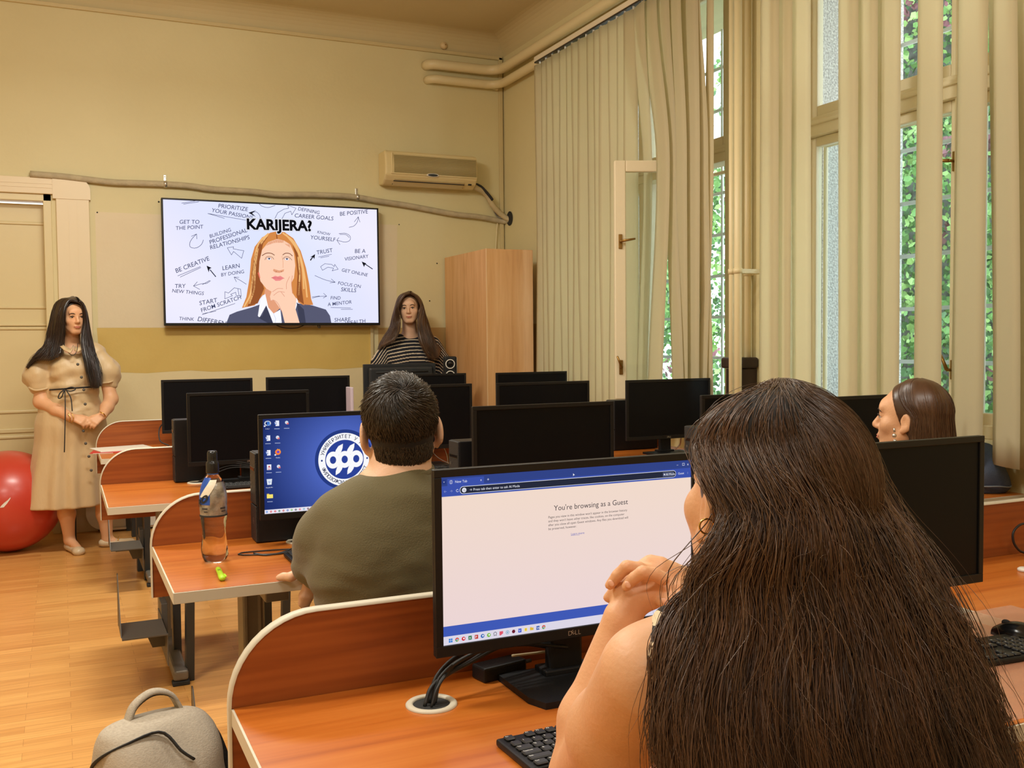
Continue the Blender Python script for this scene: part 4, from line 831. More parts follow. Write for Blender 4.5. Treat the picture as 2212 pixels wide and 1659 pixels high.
for i in range(9):
    a = random.uniform(-.016, .016); b_ = random.uniform(-.016, .016); h = .03+.028*random.random(); e = random.uniform(-.05, .05)
    cable([(gx+a, gy+b_, .751), (gx+a+.02, gy+b_+.012, .765+h*.5), (gx+.075+a, gy+.03+e*.3, .765+h), (gx+.17, gy+.045+e*.6, .775+h*1.1+random.uniform(-.01, .02)), (gx+.28, gy+.06+e, .775+h*.6)], random.choice((.0024, .003, .0034)), LBC, G1, n=22)
tag(cable([(gx+.19, gy+.07, .79), (gx+.26, gy+.075, .786), (gx+.33, gy+.08, .784)], .0026, 'beige cable among the black ones beneath the browser screen', m_=mat('beige_cable', srgb(196, 178, 140), .5)))
o = empty('power_adapter', (gx+.17, gy+.085, .7505), .2, 'small black power adapter lying behind the nearest cable bunch', 'adapter'); MB().box((-.05, -.022, 0), (.05, .022, .028), .004).build('body', M_black, o); MB().tube([(.05, 0, .014), (.075, 0, .014)], .004, 8).build('strain_relief', M_rubber, o)
G2 = 'cables lying in front of the blue screen'
for i, (z1, dx) in enumerate(((.83, 0), (.85, .02), (.82, -.02))):
    cable([(.52-.0*i, 3.02+.01*i, .753), (.56, 2.99, .753), (.66+dx, 3.02, .762), (.73, 3.06, z1-.02), (.80, 3.09, z1)], .0022, 'thin black cables looping over the desk below the blue screen', G2)
cable([(.475, 3.045, .7525), (.50, 3.02, .7525), (.60, 3.0, .7525), (.64, 3.03, .754), (.60, 3.055, .7525), (.50, 3.065, .7525), (.475, 3.045, .7525)], .0020, 'black cable coiled flat on the desk right of the water bottle')
for i in range(4):
    cable([(.56+random.uniform(-.02, .02), 4.70, .752), (.62, 4.66, .79+.012*i), (.70, 4.64, .82+.01*i), (.80+.02*i, 4.62, .815)], .0026, 'black cables arching over the keyboard behind the water bottle', 'cables behind the water bottle')
cable([(.585, 6.55, .90), (.55, 6.50, .86), (.55, 6.46, .79), (.60, 6.43, .76)], .004, 'black cable hanging beside the leftmost monitor of the front row')
tag(cable([(3.19, 4.66, .83), (3.21, 4.70, .79), (3.20, 4.74, .755)], .004, 'pale cable plug under the monitor below the open casement', m_=M_silver))
cable([at(2222, 1130, 1.975), at(2203, 1134, 1.975), at(2189, 1150, 1.975), at(2190, 1172, 1.975), at(2203, 1190, 1.975), at(2222, 1196, 1.975)], .0035, 'black cable looping on the back panel at the right edge of the picture')
cable([(1.72, 4.84, .90), (1.76, 4.80, .80), (1.83, 4.72, .756), (1.90, 4.66, .753)], .0016, 'thin grey wire running to the mouse beyond the man', m_=M_grey)
cable([(1.62, 1.53, .7515), (1.68, 1.535, .7515), (1.72, 1.50, .7515), (1.68, 1.485, .7515), (1.66, 1.47, .76)], .002, 'thin black cable curling behind the keyboard at the right edge')
o = empty('grommet_cap', (atZ(2215, 1226, .76).x, atZ(2215, 1226, .76).y, .7505), 0, 'white round cable cap at the right edge below the looping cable', 'cap'); MB().lathe([(.02, 0), (.02, .006), (.016, .009), (.001, .009)], n=24).build('disc', M_white, o)
# ------------------------------------------------------------------ air conditioner
ya = YW-.20; p1 = at(832, 322, ya); p2 = at(1032, 343, ya); p3 = at(836, 396, ya); aw = p2.x-p1.x; ah = p1.z-p3.z+.0
ac = empty('air_conditioner', (p1.x+aw/2, YW, p1.z-ah), 0, 'cream wall air conditioner with a ribbed grille above the corner', 'air conditioner')
M_ac = mat('aged_ac_plastic', srgb(222, 202, 150), .4); M_acg = mat('ac_grille', srgb(176, 158, 108), .5)
prof = [(-.002, .01), (-.10, 0), (-.16, .035), (-.195, .075), (-.20, ah*.55), (-.185, ah-.02), (-.165, ah), (-.002, ah)]
Ma = Matrix(((0, 0, 1, -aw/2), (1, 0, 0, 0), (0, 1, 0, 0), (0, 0, 0, 1)))
ob = MB().prism(prof, Ma, aw).build('body', M_ac, ac); mod = ob.modifiers.new('soft', 'BEVEL'); mod.width = .018; mod.segments = 3
mb = MB(); n = 26
for i in range(n):
    z = .095+(ah-.135)*i/(n-1); yy = -.2025+.0*i if z < ah*.55 else -.2025+(z-ah*.55)*.11
    mb.box((-aw/2+.075, yy-.001, z), (aw/2-.012, yy+.006, z+.0035))
mb.build('grille', M_acg, ac)
mb = MB().box((-aw/2+.05, -.2045, .083), (aw/2-.008, -.19, .093), .002).box((-aw/2+.05, -.202, .09), (-aw/2+.062, -.185, ah-.02), .002).box((-aw/2+.05, -.19, ah-.03), (aw/2-.008, -.18, ah-.02), .002).build('front_frame', M_ac, ac)
MB().prism([(-.105, .006), (-.172, .050), (-.166, .056), (-.10, .012)], Matrix(((0, 0, 1, -aw/2+.085), (1, 0, 0, -.008), (0, 1, 0, -.006), (0, 0, 0, 1))), aw-.20).build('louvre', mat('ac_louvre', srgb(206, 188, 142), .45), ac)
mb = MB().box((-aw/2+.08, -.166, .028), (aw/2-.11, -.155, .034)).box((-aw/2+.08, -.125, .008), (aw/2-.11, -.118, .013)).build('louvre_gap', M_rubber, ac)
mb = MB(); mb.lathe([(.055, 0), (.055, .004), (.047, .006)], M=Matrix(((1, 0, 0, 0), (0, 0, -1, -.201), (0, .28, 0, .088), (0, 0, 0, 1))), n=36); mb.m(1).lathe([(.044, .0), (.044, .007)], M=Matrix(((1, 0, 0, 0), (0, 0, -1, -.201), (0, .25, 0, .088), (0, 0, 0, 1))), n=36)
mb.build('badge', [M_white, mat('badge_dark', srgb(60, 66, 66), .4)], ac)
MB().box((aw/2-.075, -.166, .030), (aw/2-.045, -.150, .052), .001).build('display', M_blackg, ac)
# hose bundle from it into the hole in the corner
yh = YW-.06
tag(MB().tube(spline([at(1022, 402, YW-.10), at(1048, 418, yh), at(1066, 446, yh), at(1086, 466, yh), (XR+.03, YW-.10, at(1100, 478, yh).z)], 20), .024, 12).build('drain_hose', mat('wrapped_hose', srgb(196, 178, 138), .6, bump=(60, .3))), 'taped beige hose bundle dropping from the air conditioner into the corner hole', 'hose')
tag(MB().tube(spline([at(1026, 397, YW-.10), at(1040, 404, YW-.09), at(1055, 420, YW-.09), at(1064, 432, YW-.085)], 14), .012, 10).build('tube', mat('black_foam', (.02, .02, .022), .7)), 'short black foam tube above the hose bundle at the air conditioner', 'tube')
for k, (a_, b_) in enumerate((((1058, 432), (1078, 470)), ((1066, 440), (1090, 468)))):
    tag(cable([at(*a_, YW-.03), at((a_[0]+b_[0])/2-3, (a_[1]+b_[1])/2, YW-.03), at(*b_, YW-.035), (XR+.02, YW-.12, at(1100, 472, yh).z)], .006, 'grey cable', m_=M_grey), ('grey cable under the hose bundle, ending lower in the corner', 'grey cable along the hose bundle, nearer the corner')[k])
hz = at(1103, 473, YW-.1); struct(MB().lathe([(.001, 0), (.055, 0), (.062, .004)], M=Matrix(((0, 0, -1, XR-.002), (1, 0, 0, YW-.13), (0, 1, 0, hz.z), (0, 0, 0, 1))), n=24, cap=False).build('trim_4', M_rubber))
hp = [at(x, y, YW-.028) for x, y in ((65, 376), (130, 381), (190, 388), (244, 394), (300, 396), (353, 398), (410, 402), (461, 409), (542, 414), (600, 420), (680, 421), (760, 425), (820, 435), (874, 443), (928, 453), (983, 463), (1037, 469), (1085, 478))]; hp.append(Vector((XR+.03, YW-.11, hp[-1].z)))
o = empty('insulated_pipe', hp[0], 0, 'long sagging foam-wrapped pipe along the wall above the television', 'pipe')
f = MB().tube(spline(hp, 90), .0235, 14).build('insulation', mat('grey_foam', srgb(176, 162, 134), .8, nz=(srgb(196, 182, 150), 14, None, .2), bump=(50, .5)), o); f.matrix_parent_inverse = Matrix.Translation(-hp[0])
for px, py in ((357, 398), (772, 426)):
    c_ = at(px, py, YW-.028); q = MB().tube([c_+Vector((-.012, 0, 0)), c_+Vector((.012, 0, 0))], .0262, 14).box((c_.x-.01, YW-.006, c_.z+.02), (c_.x+.01, YW, c_.z+.075), .002).ball((c_.x, YW-.007, c_.z+.06), .004, 6).build('pipe_clip', M_silver, o); q.matrix_parent_inverse = Matrix.Translation(-hp[0])
# small wall things
c_ = at(958, 99, YW); o = empty('wall_bell', c_, 0, 'small round cream bell dome high on the wall above the heating pipes', 'bell')
MB().lathe([(.034, 0), (.032, .014), (.02, .028), (.002, .033)], M=Matrix(((1, 0, 0, 0), (0, 0, -1, 0), (0, 1, 0, 0), (0, 0, 0, 1))), n=24).build('dome', mat('bell_paint', srgb(214, 188, 140), .4), o)
MB().ball((.006, -.034, .002), .005, 6).build('screw', M_brass, o)
c_ = at(1069, 194, YW-.02); tag(MB().tube([(c_.x-.08, YW-.03, c_.z+.02), (c_.x, YW-.05, c_.z), (c_.x, YW-.075, c_.z)], [.006, .012, .014], 10).build('pipe_bracket', M_pipe), 'small bracket stub sticking out below the lower heating pipe', 'bracket')
tag(cable([at(1085, 240, YW-.02), at(1080, 256, YW-.02), at(1083, 290, YW-.02), at(1084, 380, YW-.02), at(1086, 410, YW-.02)], .004, 'thin cord hanging beside the corner duct', m_=M_pipe), cat='cord')
tag(cable([at(1076, 470, YW-.02), at(1073, 500, YW-.02), at(1071, 536, YW-.02), at(1071, 545, YW-.02)], .005, 'thin beige cord dropping from the foam-wrapped pipe behind the wardrobe', m_=M_pipe), cat='cord')
c_ = atX(1177, 625, XR); o = empty('wall_socket', c_, 0, 'white surface socket with a plug on the wall between wardrobe and blind', 'socket')
MB().box((-.035, -.035, -.06), (0, .035, .06), .006).box((-.05, -.022, -.035), (-.033, .022, .035), .004).build('box', M_white, o); MB().ball((-.03, .045, .005), (.02, .018, .03), 8).build('plug', M_white, o)
for px, py, s_ in ((210, 459, .006), (343, 436, .007), (862, 485, .005), (944, 569, .006), (928, 650, .006)):
    c_ = at(px, py, YW); tag(MB().lathe([(s_, 0), (s_*.8, .004), (.0008, .005)], M=Matrix(((1, 0, 0, c_.x), (0, 0, -1, YW), (0, 1, 0, c_.z), (0, 0, 0, 1))), n=10).build('wall_plug', M_rubber), None, 'wall plug')['label'] = {210: 'dark screw hole plug at the top left corner of the pale wall patch', 343: 'dark screw plug just left of the top corner of the television', 862: 'dark screw plug right of the television near its top', 944: 'dark plug in the wall beside the top of the wardrobe', 928: 'dark plug in the wall right of the standing woman in stripes'}[px]
# ------------------------------------------------------------------ wardrobe
o = empty('wardrobe', (3.212, 7.475, 0), 0, 'tall plain beech wardrobe standing in the corner', 'wardrobe')
MB().box((-.20, -.45, 0), (.20, .45, 2.105), .002).build('carcass', M_beech, o)
MB().box((-.198, -.455, .07), (.198, -.4501, 2.10), .001).build('back_panel', M_beech, o)
MB().box((-.203, -.4555, .0), (-.197, -.4495, 2.106), .001).build('edge_strip', mat('pale_edge', srgb(232, 196, 150), .4), o)
# ------------------------------------------------------------------ speaker on the tower
sx = at(975, 790, 6.93); o = empty('speaker', (sx.x, 6.97, 1.0425), -.25, 'small black desktop speaker with two pale rings on the teacher table', 'speaker')
MB().box((-.045, -.05, 0), (.05, .05, .235), .012, 3).build('cabinet', M_black, o)
Mf = lambda z: Matrix(((1, 0, 0, 0), (0, 0, -1, -.050), (0, 1, 0, z), (0, 0, 0, 1)))
for z in (.178, .092):
    q = MB().lathe([(.036, 0), (.036, .004), (.030, .005), (.030, 0)], M=Mf(z), n=36).build('ring', M_white, o); MB().lathe([(.029, .001), (.022, .0005), (.012, .0025), (.001, .004)], M=Mf(z), n=30).build('cone', M_blackg, q)
MB().box((.0500, -.046, .006), (.0525, -.040, .225), .001).build('side_trim', M_silver, o)
# ------------------------------------------------------------------ whiteboard leaning behind the front row
p = at(187, 1115, YW-.10); o = empty('whiteboard', (.75, YW-.07, .02), 0, 'white board with rounded corner leaning on the front wall behind the first desk', 'whiteboard')
xL = at(186, 1110, YW-.1).x-.75
MB().prism([(xL+.12, .0)] + [(.8, 0), (.8, .62), (xL, .62), (xL, .12)] + arc(xL+.12, .12, .12, pi, 1.5*pi, 8)[1:-1], Matrix(((1, 0, 0, 0), (0, .12, -1, -.03), (0, 1, 0, 0), (0, 0, 0, 1))), .012).build('panel', M_white, o)
MB().box((xL+.13, -.055, -.005), (.8, -.028, .012), .002).build('bottom_rail', M_silver, o)
# ------------------------------------------------------------------ exercise ball
R = .345; bc = (at(25, 1080, 7.45).x-.02, 7.45, R*.985)
o = empty('exercise_ball', (bc[0], bc[1], 0), 0, 'large glossy red exercise ball by the door', 'exercise ball')
mr = mat('red_rubber', srgb(196, 62, 44), .36, Coat_Weight=.25, Coat_Roughness=.2)
mb = MB().ball((0, 0, R*.985), (R, R, R*.985), 40); ob = mb.build('shell', mr, o)
mb = MB()
pts = [(x, y) for x, y in ((0, 1097), (8, 1096), (15, 1088), (22, 1078), (23, 1074), (17, 1080), (9, 1086), (2, 1093))]
vs = []
for x, y in pts:
    d = ray(x, y).normalized(); oc = Vector((0, 0, CAMZ))-Vector((bc[0], bc[1], bc[2])); b_ = oc.dot(d); q = b_*b_-(oc.dot(oc)-(R+.0015)**2); t_ = -b_-math.sqrt(max(q, 0)); w_ = Vector((0, 0, CAMZ))+d*t_; vs.append(mb.bm.verts.new((w_.x-bc[0], w_.y-bc[1], w_.z)))
mb.bm.faces.new(vs); mb.build('printed_mark', M_white, o)
# ------------------------------------------------------------------ chairs
def make_chair(label, kind='chair', back=True):
    o = empty(kind, (0, 0, 0), 0, label, kind)
    P = [[(x*.21*(1 if abs(y) < .9 else .93), y*.205, .455+.012*(x*x)-.01*(y < -.8)) for x in np.linspace(-1, 1, 9)] for y in np.linspace(-1, 1, 9)]
    s_ = MB().grid(P).build('seat', M_fabk, o); md = s_.modifiers.new('t', 'SOLIDIFY'); md.thickness = .04
    if back: P = [[(x*.20, -.22-.03*(1-x*x)-.06*(z-.58)/.3, z) for x in np.linspace(-1, 1, 9)] for z in np.linspace(.58, .86, 7)]
    if back: s_ = MB().grid(P).build('backrest', M_fabk, o); md = s_.modifiers.new('t', 'SOLIDIFY'); md.thickness = .03
    for sx_ in (-1, 1):
        MB().box((sx_*.20-.017, .12, 0), (sx_*.20+.017, .155, .43), .003, rot=Matrix.Rotation(-sx_*.0, 3, 'Y')).build('leg', M_cleg, o)
        MB().box((sx_*.20-.017, -.17, 0), (sx_*.20+.017, -.135, .43), .003, rot=Matrix.Rotation(.12, 3, 'X')).build('leg', M_cleg, o)
        if back: MB().tube([(sx_*.17, -.19, .43), (sx_*.17, -.24, .60)], .011, 8).build('back_post', M_cleg, o)
    MB().box((-.2, .12, .41), (.2, .15, .435), .003).box((-.2, -.19, .41), (.2, -.16, .435), .003).build('seat_frame', M_cleg, o)
    return o
M_fabk = mat('charcoal_fabric', (.025, .027, .03), .9, bump=(200, .3)); M_cleg = mat('dark_steel', (.030, .034, .036), .45)
st0 = make_chair('dark backless stool with flat steel legs under the third row desk', 'stool', False); st0.location = (.64, 4.36, 0); st0.rotation_euler.z = .08
c = copy_tree(st0); c.location = (.62, 6.28, 0); c['label'] = 'dark backless stool standing under the front row desk near the papers'
c = copy_tree(st0); c.location = (.24, 7.68, 0); c['label'] = 'dark stool standing against the front wall behind the woman in beige'
ch0 = make_chair('dark chair carrying the man in the olive T-shirt'); ch0.location = (.74, 2.12, 0)
for x, y, r, l in ( (.80, .72, .0, 'dark chair carrying the long-haired woman'), (2.34, 2.36, .0, 'dark chair carrying the woman in profile')):
    c = copy_tree(ch0); c.location = (x, y, 0); c.rotation_euler.z = r; c['label'] = l
# ------------------------------------------------------------------ papers and small things
o = empty('paper_sheets', (.33, 6.45, .7505), .1, 'white papers lying over a red folder at the left end of the front desk', 'papers')
MB().box((-.16, -.13, .003), (.16, .12, .009), .001, rot=Matrix.Rotation(.12, 3, 'Z')).build('sheets', M_white, o)
o = empty('folder', (.31, 6.40, .7505), -.15, 'red and white folder lying under the papers on the front desk', 'folder'); MB().box((-.15, -.15, 0), (.15, .13, .0028), .001).build('cover', mat('red_card', srgb(190, 40, 34), .5), o); MB().box((-.13, -.155, .0), (-.02, -.151, .002)).build('page_edge', M_white, o)
c_ = at(752, 884, 3.25); tag(MB().box((.99, 4.40, .751), (1.25, 4.60, .756), .001).build('envelope', mat('pale_blue_paper', srgb(200, 206, 220), .6)), 'pale sheet lying on the third row desk behind the blue screen', 'paper')
p_ = at(762, 860, 6.2); tag(MB().box((p_.x-.002, 6.24, .751), (p_.x+.018, 6.36, at(760, 836, 6.3).z), .004).build('box_file', mat('lilac_card', srgb(196, 184, 200), .6)), 'pale lilac box file standing between two monitors in the front row', 'box file')
# transparent mat under the right keyboard
mt = mat('clear_desk_mat', srgb(236, 190, 160), .22, Transmission_Weight=.55, Alpha=.55, IOR=1.3)
tag(MB().box((1.40, 1.125, .7503), (2.05, 1.62, .7505)).build('desk_mat', mt), 'transparent desk mat lying under the keyboard at the right edge', 'desk mat')
# ------------------------------------------------------------------ water bottle
bp_ = atZ(467, 1216, .75); o = empty('water_bottle', (bp_.x, bp_.y+.03, .7505), 0, 'clear plastic water bottle with a black sports cap and torn blue label', 'bottle')
M_pet = bpy.data.materials.new('clear_plastic'); M_pet.use_nodes = True; b = M_pet.node_tree.nodes['Principled BSDF']; b.inputs['Transmission Weight'].default_value = 1; b.inputs['Roughness'].default_value = .03; b.inputs['IOR'].default_value = 1.33; b.inputs['Base Color'].default_value = (.93, .97, 1, 1)
bprof = [(.001, .004), (.022, .0), (.033, .004), (.038, .018), (.0385, .035), (.036, .055), (.0345, .075), (.034, .095), (.0355, .115), (.038, .128), (.039, .136), (.0375, .140), (.0385, .150), (.0385, .165), (.0375, .168), (.0388, .172), (.0388, .195), (.0375, .205), (.034, .222), (.027, .240), (.018, .254), (.0145, .262), (.0145, .275), (.001, .275)]
P = []
for r, z in bprof:
    row = []
    for j in range(64):
        a = 2*pi*j/64; k = .0012*math.sin(4*a+z*60)*(1 if .05 < z < .125 else 0) + (.0022*math.cos(5*a)*(1 if z < .02 else 0))
        row.append(((r+k)*math.cos(a), (r+k)*math.sin(a), z))
    P.append(row)
MB().grid(P, closed=True).build('bottle_body', M_pet, o)
MB().lathe([(.0185, .262), (.0190, .266), (.0188, .288), (.0180, .293), (.0145, .296), (.0150, .304), (.0148, .320), (.0125, .327), (.001, .327)], n=30).build('cap', mat('cap_black', (.01, .01, .011), .25), o)
MB().lathe([(.0158, .258), (.0165, .268)], n=30, cap=False).build('neck_ring', mat('blue_ring', srgb(60, 120, 230), .35), o)
M_lab = mat('silver_label', srgb(128, 122, 112), .3, .45, nz=(srgb(186, 180, 168), 30, None, .12), bump=(40, .3)); M_labb = mat('label_blue', srgb(36, 84, 178), .35); M_labw = mat('label_white', srgb(236, 228, 208), .45, bump=(30, .3))
def lab_patch(mb, a0, a1, z0, z1, dr=.0006, n=12, mnz=6, sk=0):
    P = []
    for i in range(mnz+1):
        z = z0+(z1-z0)*i/mnz; r = np.interp(z, [q[1] for q in bprof[1:-1]], [q[0] for q in bprof[1:-1]])+dr; row = []
        for j in range(n+1):
            a = a0+(a1-a0)*j/n + sk*(z-z0); row.append((r*math.cos(a), r*math.sin(a), z))
        P.append(row)
    return mb.grid(P)
va = math.atan2(-bp_.y, -bp_.x)
lb = lab_patch(MB(), 0, 2*pi, .139, .236, n=48, mnz=14).build('label', M_lab, o)
mb = lab_patch(MB(), va-1.5, va-.25, .172, .250, .0012, sk=0); mb.build('blue_print', M_labb, lb)
mb = lab_patch(MB(), va-1.15, va-.42, .194, .244, .0020, sk=17); mb.build('white_flap', M_labw, lb)
A_ = Art(); A_.text('RO', -.012, 0, .030, (0, 0, 0), bold=.05)
V2 = []
for x, y, z in A_.V:
    a = va-1.15+x/.039; zz = .170+y*.9+x*.55; r = np.interp(zz, [q[1] for q in bprof[1:-1]], [q[0] for q in bprof[1:-1]])+.0030; V2.append((r*math.cos(a), r*math.sin(a), zz))
A_.V = V2; A_.build('lettering', M_rubber, Matrix(), lb)
mb = MB(); lab_patch(mb, va-.95, va-.45, .158, .163, .0012); lab_patch(mb, va+.5, va+1.0, .158, .163, .0012); lab_patch(mb, va-.75, va-.45, .150, .1535, .0012); lab_patch(mb, va+.6, va+1.0, .150, .1535, .0012); mb.build('small_print', mat('print_dark', srgb(60, 58, 60), .5), lb)
MB().lathe([(.0398, .136), (.0400, .138), (.0396, .1405)], n=40, cap=False).build('label_rim', M_rubber, lb)
# ------------------------------------------------------------------ highlighter
p = atZ(470, 1228, .755); q = atZ(481, 1252, .755); M_hl = mat('lime_plastic', srgb(176, 220, 40), .35)
p = Vector((p.x, p.y, .757)); q = Vector((q.x, q.y, .757)); v = (q-p)
o = empty('highlighter', (0, 0, 0), 0, 'small lime green highlighter pen lying before the water bottle', 'pen')
MB().tube([p, p+v*.1, p+v*.7, p+v*.72, q-v*.05, q], [.004, .0075, .0085, .0095, .0092, .007], 14, flat=.75).build('barrel', M_hl, o)
MB().box(q-v*.25+Vector((.006, 0, .003)), q-v*.02+Vector((.012, 0, .006)), .001).build('clip', M_hl, o)
A_ = Art(); A_.text('ZZ', 0, 0, .008, (0, 0, 0), bold=.05); mm = frameM(p+v*.35+Vector((-.004, 0, .0070)), v.normalized(), Vector((1, 0, 0))); A_.build('printed_marks', M_rubber, mm, o)
# ------------------------------------------------------------------ backpack
M_bp = mat('grey_melange_cloth', srgb(190, 178, 160), .85, nz=(srgb(164, 152, 136), 120, (1, 1, 6), .25), bump=(260, .22)); M_bk = mat('black_webbing', (.012, .013, .015), .6, bump=(200, .3))
bc = Vector((.26, 2.72, 0))
def loft(rings, n=40, e=2.6, noise_amp=0, seed=0, fr=7):
    """rings: (z, cx, cy, rx, ry); superellipse sections"""
    P = []
    for z, cx, cy, rx, ry in rings:
        row = []
        for j in range(n):
            a = 2*pi*j/n; c, s = math.cos(a), math.sin(a); k = (abs(c)**e+abs(s)**e)**(-1/e); x, y = cx+rx*k*c, cy+ry*k*s
            if noise_amp: q = mnoise.noise((x*fr+seed, y*fr, z*fr))*noise_amp; x += c*q; y += s*q
            row.append((x, y, z))
        P.append(row)
    return P
def smooth_rings(rings, n):
    P = []; Z = np.array(rings); t = np.linspace(0, len(rings)-1, n)
    pts = [spline([(r[0], r[1], r[2]) for r in rings], n), spline([(r[3], r[4], 0) for r in rings], n)]
    return [(a.x, a.y, a.z, max(b.x, .004), max(b.y, .004)) for a, b in zip(*pts)]
o = empty('backpack', (.205, 2.50, 0), .35, 'grey melange backpack with black zips standing on the floor beside the desks', 'backpack')
rg = smooth_rings([(0, 0, 0, .15, .10), (.06, 0, 0, .175, .125), (.2, 0, .0, .178, .13), (.32, 0, .01, .165, .118), (.40, -.005, .015, .152, .105), (.45, -.008, .022, .136, .086), (.478, -.01, .03, .105, .055), (.486, -.01, .035, .01, .006)], 40)
MB().grid(loft(rg, 56, 2.5, .022, 3, 8), closed=True).build('body', M_bp, o)
rg2 = smooth_rings([(.01, .03, -.10, .10, .055), (.08, .03, -.11, .125, .07), (.22, .03, -.10, .122, .066), (.30, .03, -.082, .10, .055), (.345, .03, -.065, .07, .035), (.355, .03, -.06, .01, .01)], 26)
MB().grid(loft(rg2, 44, 2.4, .014, 9, 10), closed=True).build('front_pocket', M_bp, o)
def on_bag(a, z, R_=rg, off=.003):
    r = min(R_, key=lambda q: abs(q[0]-z)); c, s = math.cos(a), math.sin(a); k = (abs(c)**2.5+abs(s)**2.5)**(-1/2.5); return (r[1]+(r[3]*k+off)*c, r[2]+(r[4]*k+off)*s, z)
MB().tube(spline([on_bag(2.6, .30), on_bag(2.75, .38), on_bag(3.2, .425), (-.11, -.03, .458), (-.03, -.045, .470), on_bag(-1.5, .425), on_bag(-1.35, .40)], 30), .0065, 8, flat=.5).build('zip', M_bk, o)
MB().tube(spline([on_bag(-2.2, .36, rg, .004), (-.02, -.095, .362), (.06, -.105, .350), (.118, -.09, .30), (.142, -.115, .22), (.13, -.14, .12), (.10, -.16, .04)], 30), .0075, 8, flat=.5).build('zip', M_bk, o)
MB().tube(spline([on_bag(.3, .42), on_bag(.05, .38), on_bag(-.1, .30), on_bag(-.12, .2), on_bag(-.12, .05)], 24), .012, 8, flat=.5).build('side_webbing', M_bk, o)
MB().tube([(.135, -.138, .20), (.137, -.146, .175), (.137, -.15, .15)], .003, 8).build('zip_puller', M_bk, o)
hd = spline([(-.075, .055, .462), (-.05, .06, .510), (.0, .062, .532), (.05, .055, .512), (.078, .045, .45)], 24)
P = []
for i, p in enumerate(hd):
    P.append([(p.x, p.y-.016, p.z+.002), (p.x, p.y-.005, p.z+.008), (p.x, p.y+.005, p.z+.008), (p.x, p.y+.016, p.z+.002)])
q = MB().grid(P).build('handle', [M_bp], o); md = q.modifiers.new('t', 'SOLIDIFY'); md.thickness = .009
P = [[(p.x*.96, p.y-.015, p.z-.006), (p.x*.96, p.y+.015, p.z-.006)] for p in hd]
q2 = MB().grid(P).build('handle_lining', M_bk, q)
P = [[(.14+.03*t_, .10+.01*t_+dx, .40-.38*t_) for dx in (-.03, .03)] for t_ in np.linspace(0, 1, 10)]
q = MB().grid(P).build('shoulder_strap', M_bk, o); md = q.modifiers.new('t', 'SOLIDIFY'); md.thickness = .014
# denim bag
M_den = mat('blue_denim', srgb(52, 66, 92), .85, nz=(srgb(88, 98, 116), 9, None, .22), bump=(350, .5)); M_denl = mat('denim_seam', srgb(120, 126, 130), .8)
dg_ = atZ(2205, 1052, .75); o = empty('denim_bag', (3.455, 2.93, .7505), .1, 'blue denim tote bag lying on the desk by the window', 'bag')
rg = smooth_rings([(0, 0, 0, .105, .13), (.03, 0, 0, .118, .15), (.09, .0, 0, .115, .145), (.15, .01, .0, .095, .11), (.19, .02, .01, .06, .06), (.20, .02, .01, .01, .01)], 22)
MB().grid(loft(rg, 48, 2.2, .035, 5, 7), closed=True).build('body', M_den, o)
for s_, zz in ((0, .30), (.05, .25)):
    hd = spline([(-.105, -.06+s_, .10), (-.10, -.05+s_, .15), (-.05, -.03+s_, zz-.06), (.03, .0+s_, zz), (.08, .02+s_, zz-.04), (.09, .02+s_, .14)], 26)
    P = [[(p.x, p.y-.012, p.z+.006), (p.x, p.y, p.z+.010), (p.x, p.y+.012, p.z+.006)] for p in hd]; q = MB().grid(P).build('strap', M_den, o); md = q.modifiers.new('t', 'SOLIDIFY'); md.thickness = .006
MB().tube(spline([(-.10, -.08, .03), (-.04, -.15, .035), (.04, -.155, .028), (.10, -.10, .05)], 20), .003, 6).build('frayed_seam', M_denl, o)
